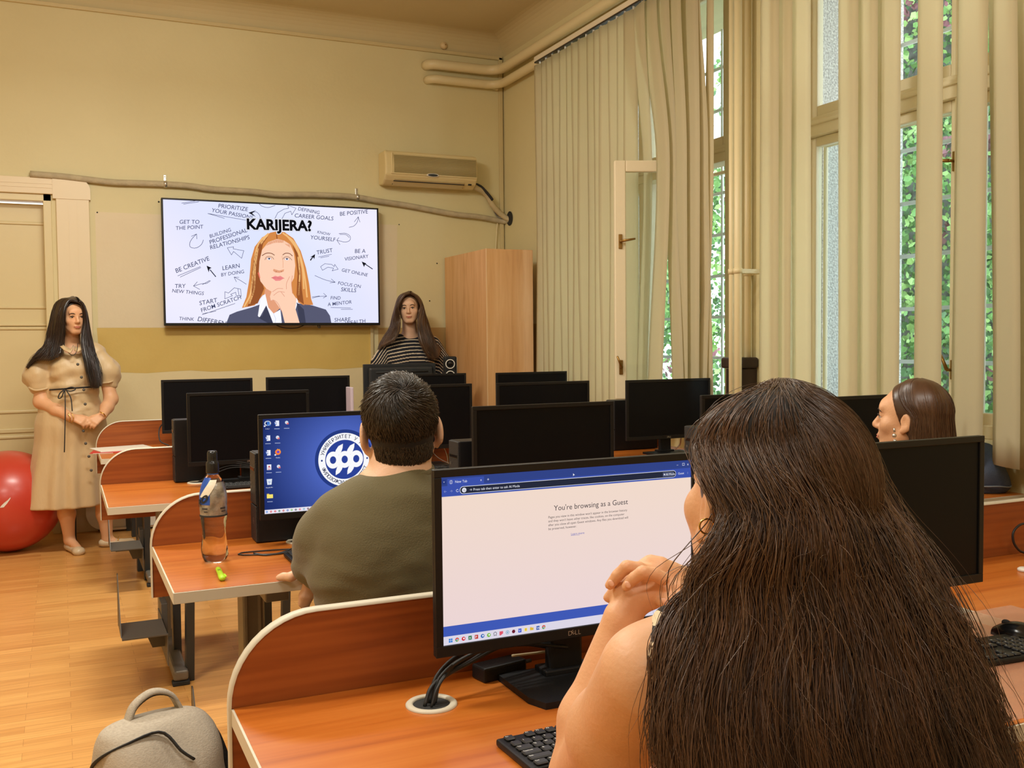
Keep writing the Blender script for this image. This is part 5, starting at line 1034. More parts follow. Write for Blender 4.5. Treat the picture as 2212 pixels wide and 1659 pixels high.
# dark jacket-like cloth under it on the sill side
# ================================================================== people
class SDF:
    """body surface as a smooth union of tapered limbs and ellipsoids"""
    def __init__(s, vox): s.v = vox; s.p = []; s.M = Matrix()
    def _a(s, lo, hi, f, k, op): s.p.append((np.array(lo), np.array(hi), f, k, op)); return s
    def cone(s, a, b, r1, r2, k=.02, flat=None, op='u'):
        """tapered limb; flat = (axis, factor) thins it along an axis"""
        a = np.array(s.M @ Vector(a), float); b = np.array(s.M @ Vector(b), float); ba = b-a; L2 = max(ba @ ba, 1e-9); R = max(r1, r2)
        if flat: ax = np.array((s.M.to_3x3() @ Vector(flat[0])).normalized()); fc = flat[1]; R = max(R, R*max(fc, 1))
        def f(P):
            t_ = np.clip(((P-a) @ ba)/L2, 0, 1)[..., None]; q = P-(a+t_*ba)
            if flat:
                qn = q @ ax; l = np.sqrt(np.maximum((q*q).sum(-1)-qn*qn+(qn/fc)**2, 1e-12))
                return (l-(r1+(r2-r1)*t_[..., 0]))*min(1, fc)
            return np.sqrt((q*q).sum(-1))-(r1+(r2-r1)*t_[..., 0])
        return s._a(np.minimum(a, b)-R, np.maximum(a, b)+R, f, k, op)
    def ell(s, c, r, k=.02, rot=None, op='u'):
        M3 = s.M.to_3x3().normalized() @ (rot or Matrix.Identity(3)); c = np.array(s.M @ Vector(c), float); A = np.array(M3); r = np.array(r, float); R = max(r)
        def f(P):
            q = (P-c) @ A; k0 = np.sqrt(((q/r)**2).sum(-1)); k1 = np.sqrt(((q/(r*r))**2).sum(-1))+1e-9; return k0*(k0-1)/k1
        return s._a(c-R, c+R, f, k, op)
    def chain(s, pts, rs, k=.015, flat=None):
        for a, b, r1, r2 in zip(pts, pts[1:], rs, rs[1:]): s.cone(a, b, r1, r2, k, flat)
        return s
    def cut(s, p, n):
        """keep what lies behind the plane"""
        p = np.array(p, float); n = np.array(Vector(n).normalized(), float)
        s.p.append((None, None, lambda P: (P-p) @ n, .004, 'x')); return s
    def build(s, name, mats, parent=None, mi=None, smooth=2, fn=None):
        v = s.v; U = [q for q in s.p if q[4] == 'u']; lo = np.min([q[0] for q in U], 0)-3*v-.01; hi = np.max([q[1] for q in U], 0)+3*v+.01; n = np.ceil((hi-lo)/v).astype(int)+1
        D = np.full(n, .5, np.float32)
        for a, b, f, k, op in s.p:
            if a is None: i0, i1 = np.zeros(3, int), n
            else:
                m_ = k+3*v; i0 = np.maximum(((a-m_-lo)/v).astype(int), 0); i1 = np.minimum(((b+m_-lo)/v).astype(int)+2, n)
            if (i1 <= i0).any(): continue
            ax = [lo[i]+v*np.arange(i0[i], i1[i]) for i in range(3)]; G = np.stack(np.meshgrid(*ax, indexing='ij'), -1); d = f(G); sl = tuple(slice(x, y) for x, y in zip(i0, i1)); O = D[sl]
            if op == 'u': h = np.clip(.5+.5*(O-d)/k, 0, 1); D[sl] = O*(1-h)+d*h-k*h*(1-h)
            elif op == 's': h = np.clip(.5-.5*(O+d)/k, 0, 1); D[sl] = O*(1-h)-d*h+k*h*(1-h)
            else: D[sl] = np.maximum(O, d)
        S = D < 0; c8 = [S[a:n[0]-1+a, b:n[1]-1+b, c:n[2]-1+c] for a in (0, 1) for b in (0, 1) for c in (0, 1)]; cnt = sum(x.astype(np.int8) for x in c8); act = (cnt > 0) & (cnt < 8)
        idx = np.full(act.shape, -1, np.int64); I = np.argwhere(act); idx[act] = np.arange(len(I)); acc = np.zeros((len(I), 3)); w = np.zeros(len(I))
        for ax in range(3):
            for u in (0, 1):
                for t_ in (0, 1):
                    o0 = [0, 0, 0]; oth = [i for i in range(3) if i != ax]; o0[oth[0]] = u; o0[oth[1]] = t_; o1 = list(o0); o1[ax] = 1
                    A = D[tuple((I+o0).T)]; B = D[tuple((I+o1).T)]; m_ = (A < 0) != (B < 0); tt_ = np.where(m_, A/np.where(m_, A-B, 1), 0); p = np.array(o0, float)[None]+np.zeros((len(I), 3)); p[:, ax] = tt_; acc += p*m_[:, None]; w += m_
        V = lo+v*(I+acc/w[:, None]); Fs = []
        for ax in range(3):
            oth = [i for i in range(3) if i != ax]; sl0 = [slice(None)]*3; sl1 = [slice(None)]*3; sl0[ax] = slice(0, n[ax]-1); sl1[ax] = slice(1, n[ax]); A = S[tuple(sl0)]; B = S[tuple(sl1)]; E_ = np.argwhere(A != B)
            E_ = E_[(E_[:, oth[0]] > 0) & (E_[:, oth[1]] > 0) & (E_[:, oth[0]] < n[oth[0]]-1) & (E_[:, oth[1]] < n[oth[1]]-1)]
            ins = A[tuple(E_.T)]; q = []
            for du, dv in ((0, 0), (-1, 0), (-1, -1), (0, -1)): e = E_.copy(); e[:, oth[0]] += du; e[:, oth[1]] += dv; q.append(idx[tuple(e.T)])
            q = np.stack(q, 1); fl = ins if ax != 1 else ~ins; q[~fl] = q[~fl][:, ::-1]; Fs.append(q)
        F = np.concatenate(Fs); F = F[(F >= 0).all(1)]
        nb = np.zeros_like(V); ct = np.zeros(len(V))
        for _ in range(smooth):
            nb[:] = 0; ct[:] = 0
            for a, b in ((0, 1), (1, 2), (2, 3), (3, 0)): np.add.at(nb, F[:, a], V[F[:, b]]); np.add.at(ct, F[:, a], 1); np.add.at(nb, F[:, b], V[F[:, a]]); np.add.at(ct, F[:, b], 1)
            V = V*.5+.5*nb/np.maximum(ct, 1)[:, None]
        if fn is not None: V = fn(V)
        m_i = None
        if mi is not None: m_i = mi(V[F].mean(1)).astype(np.int32)
        return np_mesh(name, V, F, mats, parent, True, m_i)
def push_out(P, H, s=1.0, r=(.086, .104, .100), c=(0, -.018, .030), th=.004):
    """lift points that dip into the skull onto its surface"""
    A = np.array(H.to_3x3()); A = A/np.linalg.norm(A, axis=0); t0 = np.array(H.translation); q = (np.asarray(P)-t0) @ A/s-np.array(c); rr = np.array(r)+th*rng.random(q.shape[:1]+(1,)*(q.ndim-1)); k = np.sqrt(((q/rr)**2).sum(-1, keepdims=True)); q = np.where(k < 1, q/np.maximum(k, .2), q)
    return ((q+np.array(c))*s) @ A.T+t0
def strands(name, paths, r, m_, parent, flat=True):
    """paths (N, M, 3) -> thin tapered three-sided strands in one mesh"""
    P = np.asarray(paths, np.float32); n, m = P.shape[:2]; T_ = np.gradient(P, axis=1); T_ /= np.linalg.norm(T_, axis=2, keepdims=True)+1e-9
    up = rng.normal(size=(n, 1, 3)); A = np.cross(T_, up); A /= np.linalg.norm(A, axis=2, keepdims=True)+1e-9; B = np.cross(T_, A); w = np.linspace(0, 1, m); tp_ = (np.minimum(1, (1-w)*4+.12))[None, :, None]
    rr = (r*(.7+.6*rng.random((n, 1, 1))))*tp_; V = []
    for k in range(3): a = 2*pi*k/3; V.append(P+(A*math.cos(a)+B*math.sin(a))*rr)
    V = np.stack(V, 2).reshape(-1, 3); i = np.arange(n)[:, None, None]; j = np.arange(m-1)[None, :, None]; k = np.arange(3)[None, None, :]; b = (i*m+j)*3; F = np.stack([b+k, b+(k+1) % 3, b+3+(k+1) % 3, b+3+k], -1).reshape(-1, 4)
    return np_mesh(name, V, F, m_, parent)
def resample(g, m): return np.array([tuple(p) for p in spline(g, m)])
def hair_from_guides(guides, N_, m=22, spread=.006, depth=None, wav=.003, frz=0, per=None):
    """lerp strands between neighbouring guide curves, with clumps and waves"""
    G = np.array([resample(g, m) for g in guides]); K = len(G); u = rng.random(N_)*(K-1); j = np.minimum(u.astype(int), K-2); f = (u-j)[:, None, None]; P = G[j]*(1-f)+G[j+1]*f
    t_ = np.linspace(0, 1, m)[None, :, None]; ph = rng.random((N_, 1, 1))*6.28; fr = 2+rng.random((N_, 1, 1))*5
    cl = np.round(u*9)[:, None, None]; off = rng.normal(size=(N_, 1, 3))*spread*(.35+.9*t_); wv = np.sin(t_*fr*3+ph+cl)*wav*t_*rng.normal(size=(N_, 1, 3))
    P = P+off+wv
    if frz: P = P+rng.normal(size=(N_, 1, 3))*frz*t_**2*(rng.random((N_, 1, 1)) < .12)
    if per is not None:   # some strands end earlier
        e = per+(1-per)*rng.random(N_)**.5; idx = np.linspace(0, 1, m)[None]*(m-1)*e[:, None]; i0 = np.minimum(idx.astype(int), m-2); fr_ = (idx-i0)[..., None]; r_ = np.arange(N_)[:, None]; P = P[r_, i0]*(1-fr_)+P[r_, i0+1]*fr_
    return P
def sheet(name, guides, m_, parent, m=26, sub=4, thick=.012, push=None):
    G = np.array([resample(g, m) for g in guides]); rows = []
    if push is not None: G = push_out(G, push[0], push[1], th=.0)
    for a, b in zip(G, G[1:]):
        for k in range(sub): rows.append(a+(b-a)*k/sub)
    rows.append(G[-1]); o = MB().grid([[tuple(p) for p in r] for r in rows]).build(name, m_, parent); md = o.modifiers.new('t', 'SOLIDIFY'); md.thickness = thick; md.offset = 0; return o
def skin(name, c, sss=.12):
    if name in MATS: return MATS[name]
    m_ = mat(name, c, .5, nz=(tuple(x*.88 for x in c), 14, None, .28), bump=(160, .10), Subsurface_Weight=sss, Subsurface_Scale=.012); m_.node_tree.nodes['Principled BSDF'].inputs['Subsurface Radius'].default_value = (1, .35, .2); return m_
def hairmat(name, c1, c2, rough=.35, scale=18):
    m_ = mat(name, c1, rough, nz=(c2, scale, (1, 1, .06), .2)); b = m_.node_tree.nodes['Principled BSDF']; b.inputs['Specular IOR Level'].default_value = .6; return m_
M_skin = skin('skin', srgb(226, 172, 130)); M_skin2 = skin('skin_fair', srgb(228, 182, 148)); M_lip = mat('lips', srgb(190, 108, 92), .4); M_brow = mat('brow_hair', srgb(44, 28, 20), .7); M_eyew = mat('eye_white', srgb(188, 170, 155), .3); M_iris = mat('iris', srgb(50, 34, 24), .15)
def headM(c, az, tilt=0, roll=0, s=1.0):
    """head frame: origin between the ears at eye level, y forward; az clockwise from +Y"""
    return Matrix.Translation(c) @ Matrix.Rotation(-az, 4, 'Z') @ Matrix.Rotation(tilt, 4, 'X') @ Matrix.Rotation(roll, 4, 'Y') @ Matrix.Diagonal((s, s, s, 1))
def add_head(S, M, s=1.0, ear=True, jaw=1.0, es=1.0, ex=0):
    S.M = M; e = lambda c, r, **k: S.ell(c, [x*s for x in r], **k); q = lambda a, b, r1, r2, **k: S.cone(a, b, r1*s, r2*s, **k)
    e((0, -.012, .028), (.077, .098, .090), k=.01); e((0, .028, -.045), (.058*jaw, .064, .066), k=.03); e((0, .064, -.096), (.022, .018, .016), k=.025)
    for x in (-1, 1):
        e((x*.040, .056, -.024), (.024, .022, .022), k=.02); q((x*.052, .0, -.05), (x*.02, .062, -.098), .018*jaw, .014, k=.02)
    e((0, .080, .030), (.048, .014, .026), k=.02)
    for x in (-1, 1): e((x*.031, .101, .002), (.017, .017, .012), k=.010, op='s')
    for x in (-1, 1): e((x*.031, .0755, .0065), (.0150, .0135, .0085), k=.003); e((x*.031, .0755, -.0065), (.0140, .0120, .0065), k=.003)
    q((0, .086, .010), (0, .104, -.026), .007, .0115, k=.008); e((0, .104, -.032), (.0105, .011, .009), k=.006)
    for x in (-1, 1): e((x*.011, .096, -.035), (.0075, .009, .007), k=.006)
    q((-.014, .089, -.060), (.014, .089, -.060), .0055, .0055, k=.007); q((-.012, .088, -.069), (.012, .088, -.069), .006, .006, k=.007)
    if ear:
        for x in (-1, 1):
            r_ = Matrix.Rotation(x*.30, 3, 'Z') @ Matrix.Rotation(-.12, 3, 'X')
            e((x*(.082+ex), -.008, -.006), (.0075*es, .019*es, .031*es), k=.008, rot=r_); e((x*(.088+ex), -.002, -.004), (.006, .010*es, .018*es), k=.005, rot=r_, op='s'); e((x*(.079+ex*.7), .002, -.034*es), (.006, .009, .010), k=.008)
    S.M = Matrix(); return S
def face_parts(M, s, parent, open_=.9, lip=True, brow=True):
    def W_(p): return M @ Vector(p)
    f = MB()
    for x in (-1, 1): f.ball(W_((x*.031, .0770, .000)), .0115*s, 10)
    ey = f.build('eyes', M_eyew, parent)
    f = MB()
    for x in (-1, 1): f.ball(W_((x*.031+.000, .0822, .000)), .0073*s, 8)
    f.build('irises', M_iris, ey)
    if brow:
        for x in (-1, 1): MB().tube([W_(p) for p in ((x*.013, .0925, .019), (x*.025, .0935, .0245), (x*.038, .0885, .0245), (x*.049, .079, .017))], [.0022*s, .003*s, .0027*s, .001*s], 8).build('eyebrow', M_brow, parent)
        for x in (-1, 1): MB().tube([W_(p) for p in ((x*.019, .0900, .004), (x*.031, .0925, .0085), (x*.044, .086, .004))], .0019*s, 6).build('eyelashes', M_brow, parent)
    if lip: MB().tube([W_(p) for p in ((-.022, .088, -.0635), (-.010, .0945, -.0615), (0, .0955, -.0625), (.010, .0945, -.0615), (.022, .088, -.0635))], [.001*s, .0026*s, .0024*s, .0026*s, .001*s], 8).tube([W_(p) for p in ((-.021, .088, -.065), (-.008, .0945, -.0695), (.008, .0945, -.0695), (.021, .088, -.065))], [.001*s, .0032*s, .0032*s, .001*s], 8).build('lips', M_lip, parent)
def hand(S, w, d, nrm, th, L=.175, curl=(.3, .35, .4, .5), spread=.05, thumb=.6, s=1, k=.006):
    """w wrist, d towards the fingers, nrm out of the palm, th thumb side"""
    w = Vector(w); d = Vector(d).normalized(); nrm = Vector(nrm); nrm = (nrm-d*nrm.dot(d)).normalized(); th = Vector(th); th = (th-d*th.dot(d)-nrm*th.dot(nrm)).normalized(); S.M = Matrix()
    u = L*s/.175
    for i, (o, l, pl) in enumerate(((.030, .068, .082), (.010, .075, .085), (-.010, .069, .082), (-.028, .055, .076))):
        base = w+d*.015*u+th*o*.55*u; kn = w+d*pl*u+th*o*u; S.cone(base, kn, .0135*u, .0105*u, k=.010)
        c = curl[i]; dd = (d+th*(spread*(1.5-i))).normalized(); ax = [kn]; a = 0
        for j, f in enumerate((.45, .30, .25)):
            a += c*(1.0, 1.25, .8)[j]; ax.append(ax[-1]+(dd*math.cos(a)+nrm*math.sin(a))*l*f*u)
        rs = [r*u for r in (.0098, .0088, .0080, .0066)]; S.chain(ax, rs, k=k)
    t0 = w+d*.025*u+th*.022*u; a_ = (d*math.cos(thumb)+th*math.sin(thumb)+nrm*.25).normalized(); t1 = t0+a_*.036*u; b_ = (d*math.cos(thumb*.6)+th*math.sin(thumb*.6)+nrm*.45).normalized(); t2 = t1+b_*.030*u; t3 = t2+(b_+nrm*.3).normalized()*.024*u
    S.chain([t0, t1, t2, t3], [.0155*u, .0115*u, .0105*u, .0085*u], k=k*1.6); return S
# ------------------------------------------------------------------ woman in the beige dress
def person(loc, label): return empty('person', loc, 0, label, 'person')
def par0(o, p): o.parent = p; o.matrix_parent_inverse = Matrix.Translation(-Vector(p.location)); return o
def adopt(p):
    """children were built in room coordinates"""
    for c in p.children: c.matrix_parent_inverse = Matrix.Translation(-Vector(p.location))
M_satin = mat('beige_satin', srgb(204, 176, 134), .46, spec=.45, bump=(11, .9, (1, 1, .45)), Sheen_Weight=.2)
M_hairblk = hairmat('hair_near_black', srgb(30, 20, 16), srgb(54, 36, 26)); M_hairbr = hairmat('hair_brown', srgb(74, 52, 36), srgb(110, 80, 54)); M_hairfg = hairmat('hair_dark_brown', srgb(52, 33, 22), srgb(104, 70, 46), .4, 30); M_hair3 = hairmat('hair_warm_brown', srgb(66, 42, 26), srgb(92, 62, 40)); M_hairm = hairmat('hair_short_dark', srgb(40, 31, 24), srgb(70, 56, 42)); M_hairb = mat('hair_undercoat', srgb(24, 17, 13), .7)
Y1 = 7.22
P1 = person((at(150, 1190, Y1).x, Y1, 0), 'woman standing by the door in a beige belted shirt dress with clasped hands')
w = lambda x, y, d=0: at(x, y, Y1+d)
H1 = headM(w(157, 684, 0), math.radians(163), -.06, .02, 1.0)
S = SDF(.0055); add_head(S, H1); S.M = Matrix()
S.cone(w(155, 705, .03), w(155, 748, .06), .052, .056, k=.03); S.cone(w(118, 768, .06), w(197, 764, .06), .045, .045, k=.04, flat=((0, 1, 0), .9)); S.ell(w(157, 800, .05), (.15, .11, .16), k=.05); S.ell(w(155, 900, .03), (.17, .13, .15), k=.05)
for sh, el, wr, r in (((92, 772, .05), (88, 868, .0), (155, 902, -.17), 1), ((218, 768, .05), (240, 862, .0), (222, 898, -.16), 1)):
    S.chain([w(*sh), w(*el)], [.040, .045], k=.02); S.chain([w(*el), (w(*el)+w(*wr))/2, w(*wr)], [.044, .041, .028], k=.02)
hand(S, w(155, 902, -.17), w(188, 912, -.20)-w(155, 902, -.17), (.3, .5, -.6), (.2, -.3, .6), .165, (.35, .5, .6, .6), s=.95)
hand(S, w(222, 898, -.16), w(198, 914, -.20)-w(222, 898, -.16), (-.3, .5, -.6), (-.2, -.3, .6), .165, (.3, .4, .5, .5), s=.95)
for hp_, kn, an, toe in (((130, 940, .03), (140, 1070, .0), (150, 1167, .03), (168, 1188, -.10)), ((185, 940, .03), (222, 1070, .03), (232, 1166, .06), (262, 1180, .02))):
    S.chain([w(*hp_), w(*kn), (w(*kn)*.6+w(*an)*.4), w(*an)], [.085, .055, .052, .034], k=.03); S.cone(w(*an), w(*toe)+Vector((0, 0, .01)), .033, .026, k=.02)
S.build('body', M_skin, P1)
D1 = SDF(.007)
D1.ell(w(157, 795, .04), (.165, .125, .15), k=.04); D1.ell(w(140, 800, -.04), (.085, .075, .085), k=.04); D1.ell(w(178, 798, -.04), (.085, .075, .085), k=.04)
D1.cone(w(115, 764, .06), w(200, 759, .06), .066, .066, k=.04, flat=((0, 1, 0), .9)); D1.cone(w(157, 800, .04), w(158, 842, .02), .155, .152, k=.03, flat=((0, 1, 0), .82)); D1.cone(w(158, 842, .02), w(154, 915, .03), .150, .205, k=.02, flat=((0, 1, 0), .80)); D1.cone(w(154, 915, .03), w(141, 1110, .02), .205, .252, k=.05, flat=((0, 1, 0), .72))
for a, b, c_ in (((96, 770, .05), (79, 812, .03), (86, 834, .02)), ((213, 766, .05), (233, 802, .03), (237, 822, .02))):
    D1.chain([w(*a), w(*b), w(*c_)], [.058, .080, .064], k=.03)
D1.cone(w(155, 690, .0), w(157, 752, -.02), .046, .052, k=.01, op='s'); D1.cut(w(140, 1094, 0), (0, 0, -1)); 
def fold1(V):
    o_ = V.copy(); z = V[:, 2]; cx_ = P1.location.x; ang_ = np.arctan2(V[:, 1]-Y1, V[:, 0]-cx_); sk = np.clip((1.0-z)/.6, 0, 1); amp = .010*sk*np.sin(ang_*9+np.sin(z*4)*1.2)
    n_ = np.array([mnoise.noise((v[0]*13, v[1]*13, v[2]*20)) for v in V])*.016*(z > .95) + amp
    d = V-np.array([cx_, Y1, 0]); d[:, 2] = 0; d /= np.linalg.norm(d, axis=1, keepdims=True)+1e-9; return o_+d*n_[:, None]
dr = D1.build('dress', M_satin, P1, fn=fold1)
for a in (((63, 837, -.01), (76, 843, -.05), (98, 840, -.04), (106, 836, -.0)), ((222, 828, -.03), (236, 826, -.05), (248, 822, -.01))): MB().tube(spline([w(*q) for q in a], 16), .009, 8, flat=.7).build('cuff', M_satin, dr)
for x, y in ((168, 787), (176, 815), (181, 842), (184, 873), (180, 931), (185, 958), (192, 986), (197, 1016)):
    yy = -.19 if y < 840 else (-.165 if y < 890 else -.17-.0*y); MB().ball(w(x, y, yy-.012), (.0095, .006, .0095), 8).build('button', M_dgrey, dr)
for a in ([(128, 748, -.09), (138, 757, -.135), (152, 764, -.14), (158, 755, -.12)], [(176, 742, -.06), (182, 752, -.12), (168, 760, -.14), (160, 756, -.12)]):
    MB().grid([[w(x, y, d), w(x+1, y-9, d+.035)] for x, y, d in a]).build('collar', M_satin, dr).modifiers.new('t', 'SOLIDIFY').thickness = .005
bl_ = MB().tube(spline([w(106, 842, .03), w(112, 842, -.09), (w(140, 840, -.150)), w(165, 838, -.145), w(198, 836, -.10), w(212, 836, .0)], 24), .0055, 8)
bl_.tube(spline([w(139, 841, -.16), w(129, 850, -.165), (w(126, 860, -.165)), w(133, 858, -.17), w(139, 842, -.165)], 14), .004, 6).tube(spline([w(141, 840, -.16), w(155, 836, -.165), w(163, 841, -.165), w(152, 845, -.17), w(141, 842, -.165)], 14), .004, 6)
bl_.tube(spline([w(140, 843, -.165), w(141, 880, -.20), w(140, 940, -.225), w(139, 977, -.23)], 14), .0035, 6).tube(spline([w(143, 843, -.165), w(153, 860, -.18), w(156, 888, -.20)], 10), .0035, 6)
bl_.build('belt_cord', M_cable, P1)
for (an, toe) in (((150, 1170, .05), (170, 1190, -.13)), ((225, 1172, .06), (280, 1184, .02))):
    S = SDF(.004); a = w(*an); b_ = w(*toe); a.z = .030; b_.z = .022; S.cone(a, b_, .037, .034, k=.01, flat=((0, 0, 1), .8)); S.ell(b_, (.036, .04, .024), k=.02); S.cut((0, 0, .0), (0, 0, -1)); 
    S.cone(a+Vector((0, 0, .05)), a*.55+b_*.45+Vector((0, 0, .055)), .030, .026, k=.006, op='s')
    sh = S.build('shoe', mat('cream_patent', srgb(212, 192, 160), .22), P1); m_ = a*.42+b_*.58; d_ = (b_-a).normalized(); n_ = Vector((-d_.y, d_.x, 0))
    MB().tube(spline([m_+n_*.030+Vector((0, 0, .022)), m_+n_*.014+Vector((0, 0, .033)), m_+Vector((0, 0, .031)), m_-n_*.014+Vector((0, 0, .033)), m_-n_*.030+Vector((0, 0, .022))], 12), .0045, 8).build('buckle', M_gold, sh)
MB().tube(spline([w(147, 892, -.19), w(152, 903, -.205), w(149, 912, -.19)], 10), .003, 6).tube(spline([w(155, 893, -.20), w(159, 903, -.21), w(155, 913, -.2)], 10), .0025, 6).build('bracelet', M_gold, P1)
MB().tube(spline([w(216, 890, -.19), w(224, 894, -.20), w(229, 901, -.17)], 10), .0045, 6).build('wristwatch', M_gold, P1)
MB().tube(spline([w(136, 748, -.05), w(148, 762, -.12), w(158, 768, -.145), w(166, 758, -.13), w(168, 742, -.08)], 18), .002, 6).build('necklace', M_cable, P1)
face_parts(H1, 1.0, P1)
def scalp_guides(H, s, angs, drop, flare=.02, rr=(.088, .106, .100)):
    """guides that leave the crown, follow the skull and then hang straight down; angle 0 = face, 90 = right ear"""
    G = []
    for ang in angs:
        a0, a1 = ang if isinstance(ang, tuple) else (ang, ang); g = []
        for i, el in enumerate((84, 66, 46, 26, 8, -6)):
            a = math.radians(a0+(a1-a0)*max(0, i-1)/4); dx, dy = math.sin(a), math.cos(a); e = math.radians(el); g.append(H @ Vector((rr[0]*dx*math.cos(e), -.018+rr[1]*dy*math.cos(e), .030+rr[2]*math.sin(e))))
        o_ = (g[-1]-H.translation); o_.z = 0; o_ = o_.normalized() if o_.length else o_
        for k in range(1, 5): g.append(g[5]+o_*flare*(k/4)+Vector((0, 0, -drop*k/4)))
        G.append(g)
    return G
def hairset(name, guides_l, m_, parent, N_, r, spread=.008, wav=.004, sub=4, thick=.016, H=None, **k):
    h = None; pz = (lambda P: P) if H is None else (lambda P: push_out(P, H, .97, th=.006))
    for g in guides_l:
        s_ = sheet('hair_base' if h else name, g, m_, parent if h is None else h, thick=thick, sub=sub, push=None if H is None else (H, .97))
        if h is None: h = s_
        strands('strands', pz(hair_from_guides(g, N_//len(guides_l), spread=spread, wav=wav, **k)), r, m_, h)
    return h
def cap(H, s, m_, parent, front=.035, name='hair_cap', vox=.006, low=-.07, extra=0):
    C_ = SDF(vox); C_.M = H; C_.ell((0, -.018, .030), (.086*s+extra, .104*s+extra, .100*s+extra), k=.01); C_.ell((0, -.045, -.03), (.074*s, .066*s, .07*s), k=.03)
    M3 = H.to_3x3(); C_.M = Matrix(); C_.cut(H @ Vector((0, front, .05)), M3 @ Vector((0, 1, -.42))); C_.cut(H @ Vector((0, -.02, low)), M3 @ Vector((0, .25, -1))); return C_.build(name, m_, parent)
cap(H1, 1.0, M_hairblk, P1, front=.050)
L1 = [[w(168, 652, -.10), w(150, 650, -.09), w(140, 672, -.11), w(138, 710, -.10), w(136, 745, -.09), w(132, 764, -.12)], [w(167, 649, -.09), w(140, 650, -.06), w(128, 680, -.08), w(122, 730, -.07), w(115, 762, -.09), w(108, 778, -.10)], [w(165, 645, -.06), w(128, 650, -.02), w(114, 690, -.03), w(106, 735, -.02), (w(90, 762, -.07)), w(70, 778, -.06)],
      [w(160, 642, -.01), w(122, 655, .04), w(108, 700, .06), w(98, 745, .03), w(78, 768, -.01), w(58, 795, -.03)], [w(156, 642, .05), w(125, 660, .10), w(112, 710, .13), w(104, 750, .14), w(92, 780, .13), w(85, 800, .14)]]
R1 = [[w(170, 652, -.10), w(178, 660, -.09), w(182, 695, -.07), w(178, 730, -.09), w(184, 775, -.15), w(197, 835, -.17)], [w(170, 649, -.09), w(182, 664, -.06), w(188, 710, -.04), w(188, 750, -.07), w(198, 790, -.13), w(206, 838, -.16)], [w(168, 645, -.05), w(184, 668, -.01), w(193, 720, .01), w(204, 765, -.01), w(214, 800, -.06), w(216, 834, -.12)], [w(162, 642, .03), w(182, 665, .07), w(190, 720, .10), w(198, 770, .10), w(205, 800, .10), w(208, 820, .08)]]
hairset('long_hair', [L1, R1], M_hairblk, P1, 1500, .0016, spread=.006)
adopt(P1)
# ------------------------------------------------------------------ woman in the striped sweater
Y2 = 7.60; w = lambda x, y, d=0: at(x, y, Y2+d)
P2 = person((w(885, 900).x, Y2, 0), 'woman in a black and white striped sweater standing behind the monitors by the wardrobe')
H2 = headM(w(884, 666, 0), math.radians(203), -.02, .05, 1.05)
S = SDF(.0055); add_head(S, H2, 1.05, jaw=1.15); S.cone(w(884, 690, .03), w(885, 725, .05), .056, .060, k=.03); S.cone(w(845, 738, .05), w(930, 738, .05), .058, .058, k=.04); S.ell(w(887, 800, .04), (.17, .12, .22), k=.05); S.ell(w(887, 880, .02), (.19, .14, .16), k=.05)
for sh, el, wr in (((838, 748, .04), (816, 815, .0), (850, 860, -.15)), ((940, 748, .04), (966, 815, .0), (930, 860, -.15))): S.chain([w(*sh), w(*el), w(*wr)], [.058, .048, .030], k=.02)
hand(S, w(850, 860, -.15), (.5, -.6, -.3), (.3, .5, -.6), (0, -.3, .6), .165); hand(S, w(930, 860, -.15), (-.5, -.6, -.3), (-.3, .5, -.6), (0, -.3, .6), .165)
for x in (862, 912): S.chain([w(x, 920, .02), Vector((w(x, 920).x, Y2+.02, .48)), Vector((w(x, 920).x, Y2+.03, .09)), Vector((w(x, 920).x, Y2-.08, .04))], [.095, .06, .04, .03], k=.03)
S.build('body', M_skin2, P2)
M_navy = mat('navy_knit', srgb(22, 24, 34), .85, bump=(200, .4)); M_cream = mat('cream_stripe', srgb(214, 196, 170), .85)
D2 = SDF(.006); D2.ell(w(887, 785, .03), (.19, .14, .19), k=.05); D2.cone(w(850, 740, .05), w(925, 740, .05), .070, .070, k=.04); D2.ell(w(870, 775, -.04), (.10, .085, .10), k=.05); D2.ell(w(905, 775, -.04), (.10, .085, .10), k=.05); D2.cone(w(887, 800, .03), w(887, 880, .02), .20, .20, k=.04, flat=((0, 1, 0), .75))
for a in (((842, 745, .04), (822, 785, .02), (816, 830, -.02), (850, 856, -.13)), ((935, 745, .04), (956, 785, .02), (964, 830, -.02), (930, 856, -.13))): D2.chain([w(*q) for q in a], [.068, .074, .064, .05], k=.025)
D2.cone(w(884, 690, -.0), w(884, 716, -.03), .05, .060, k=.008, op='s'); D2.cut(w(887, 888, 0), (0, 0, -1))
sc_ = Y2; zs = lambda y: at(887, y, Y2-.1).z
XL2, XR2 = w(833, 750).x, w(945, 750).x
def stripes(C_):
    x, y, z = C_.T; xc = (XL2+XR2)/2; t_ = z+.25*(abs(x-xc)/.2)**2*.12; dl = np.where(x < XL2, XL2-x, np.where(x > XR2, x-XR2, 0)); t_ = t_+dl*.9-.0*y; ph = (t_/.0275) % 1
    return ((ph < .27) & (z < zs(722))).astype(int)
D2.v = .004
sw = D2.build('sweater', [M_navy, M_cream], P2, mi=stripes, smooth=3)
tr_ = SDF(.008); 
for x in (862, 912): tr_.chain([w(x, 905, .02), Vector((w(x, 920).x, Y2+.02, .48)), Vector((w(x, 920).x, Y2+.03, .07))], [.12, .085, .07], k=.03)
tr_.cone(w(870, 890, .02), w(905, 890, .02), .13, .13, k=.04); tr_.build('trousers', mat('dark_trousers', srgb(30, 30, 36), .8), P2)
face_parts(H2, 1.05, P2); cap(H2, 1.05, M_hairbr, P2, front=.052)
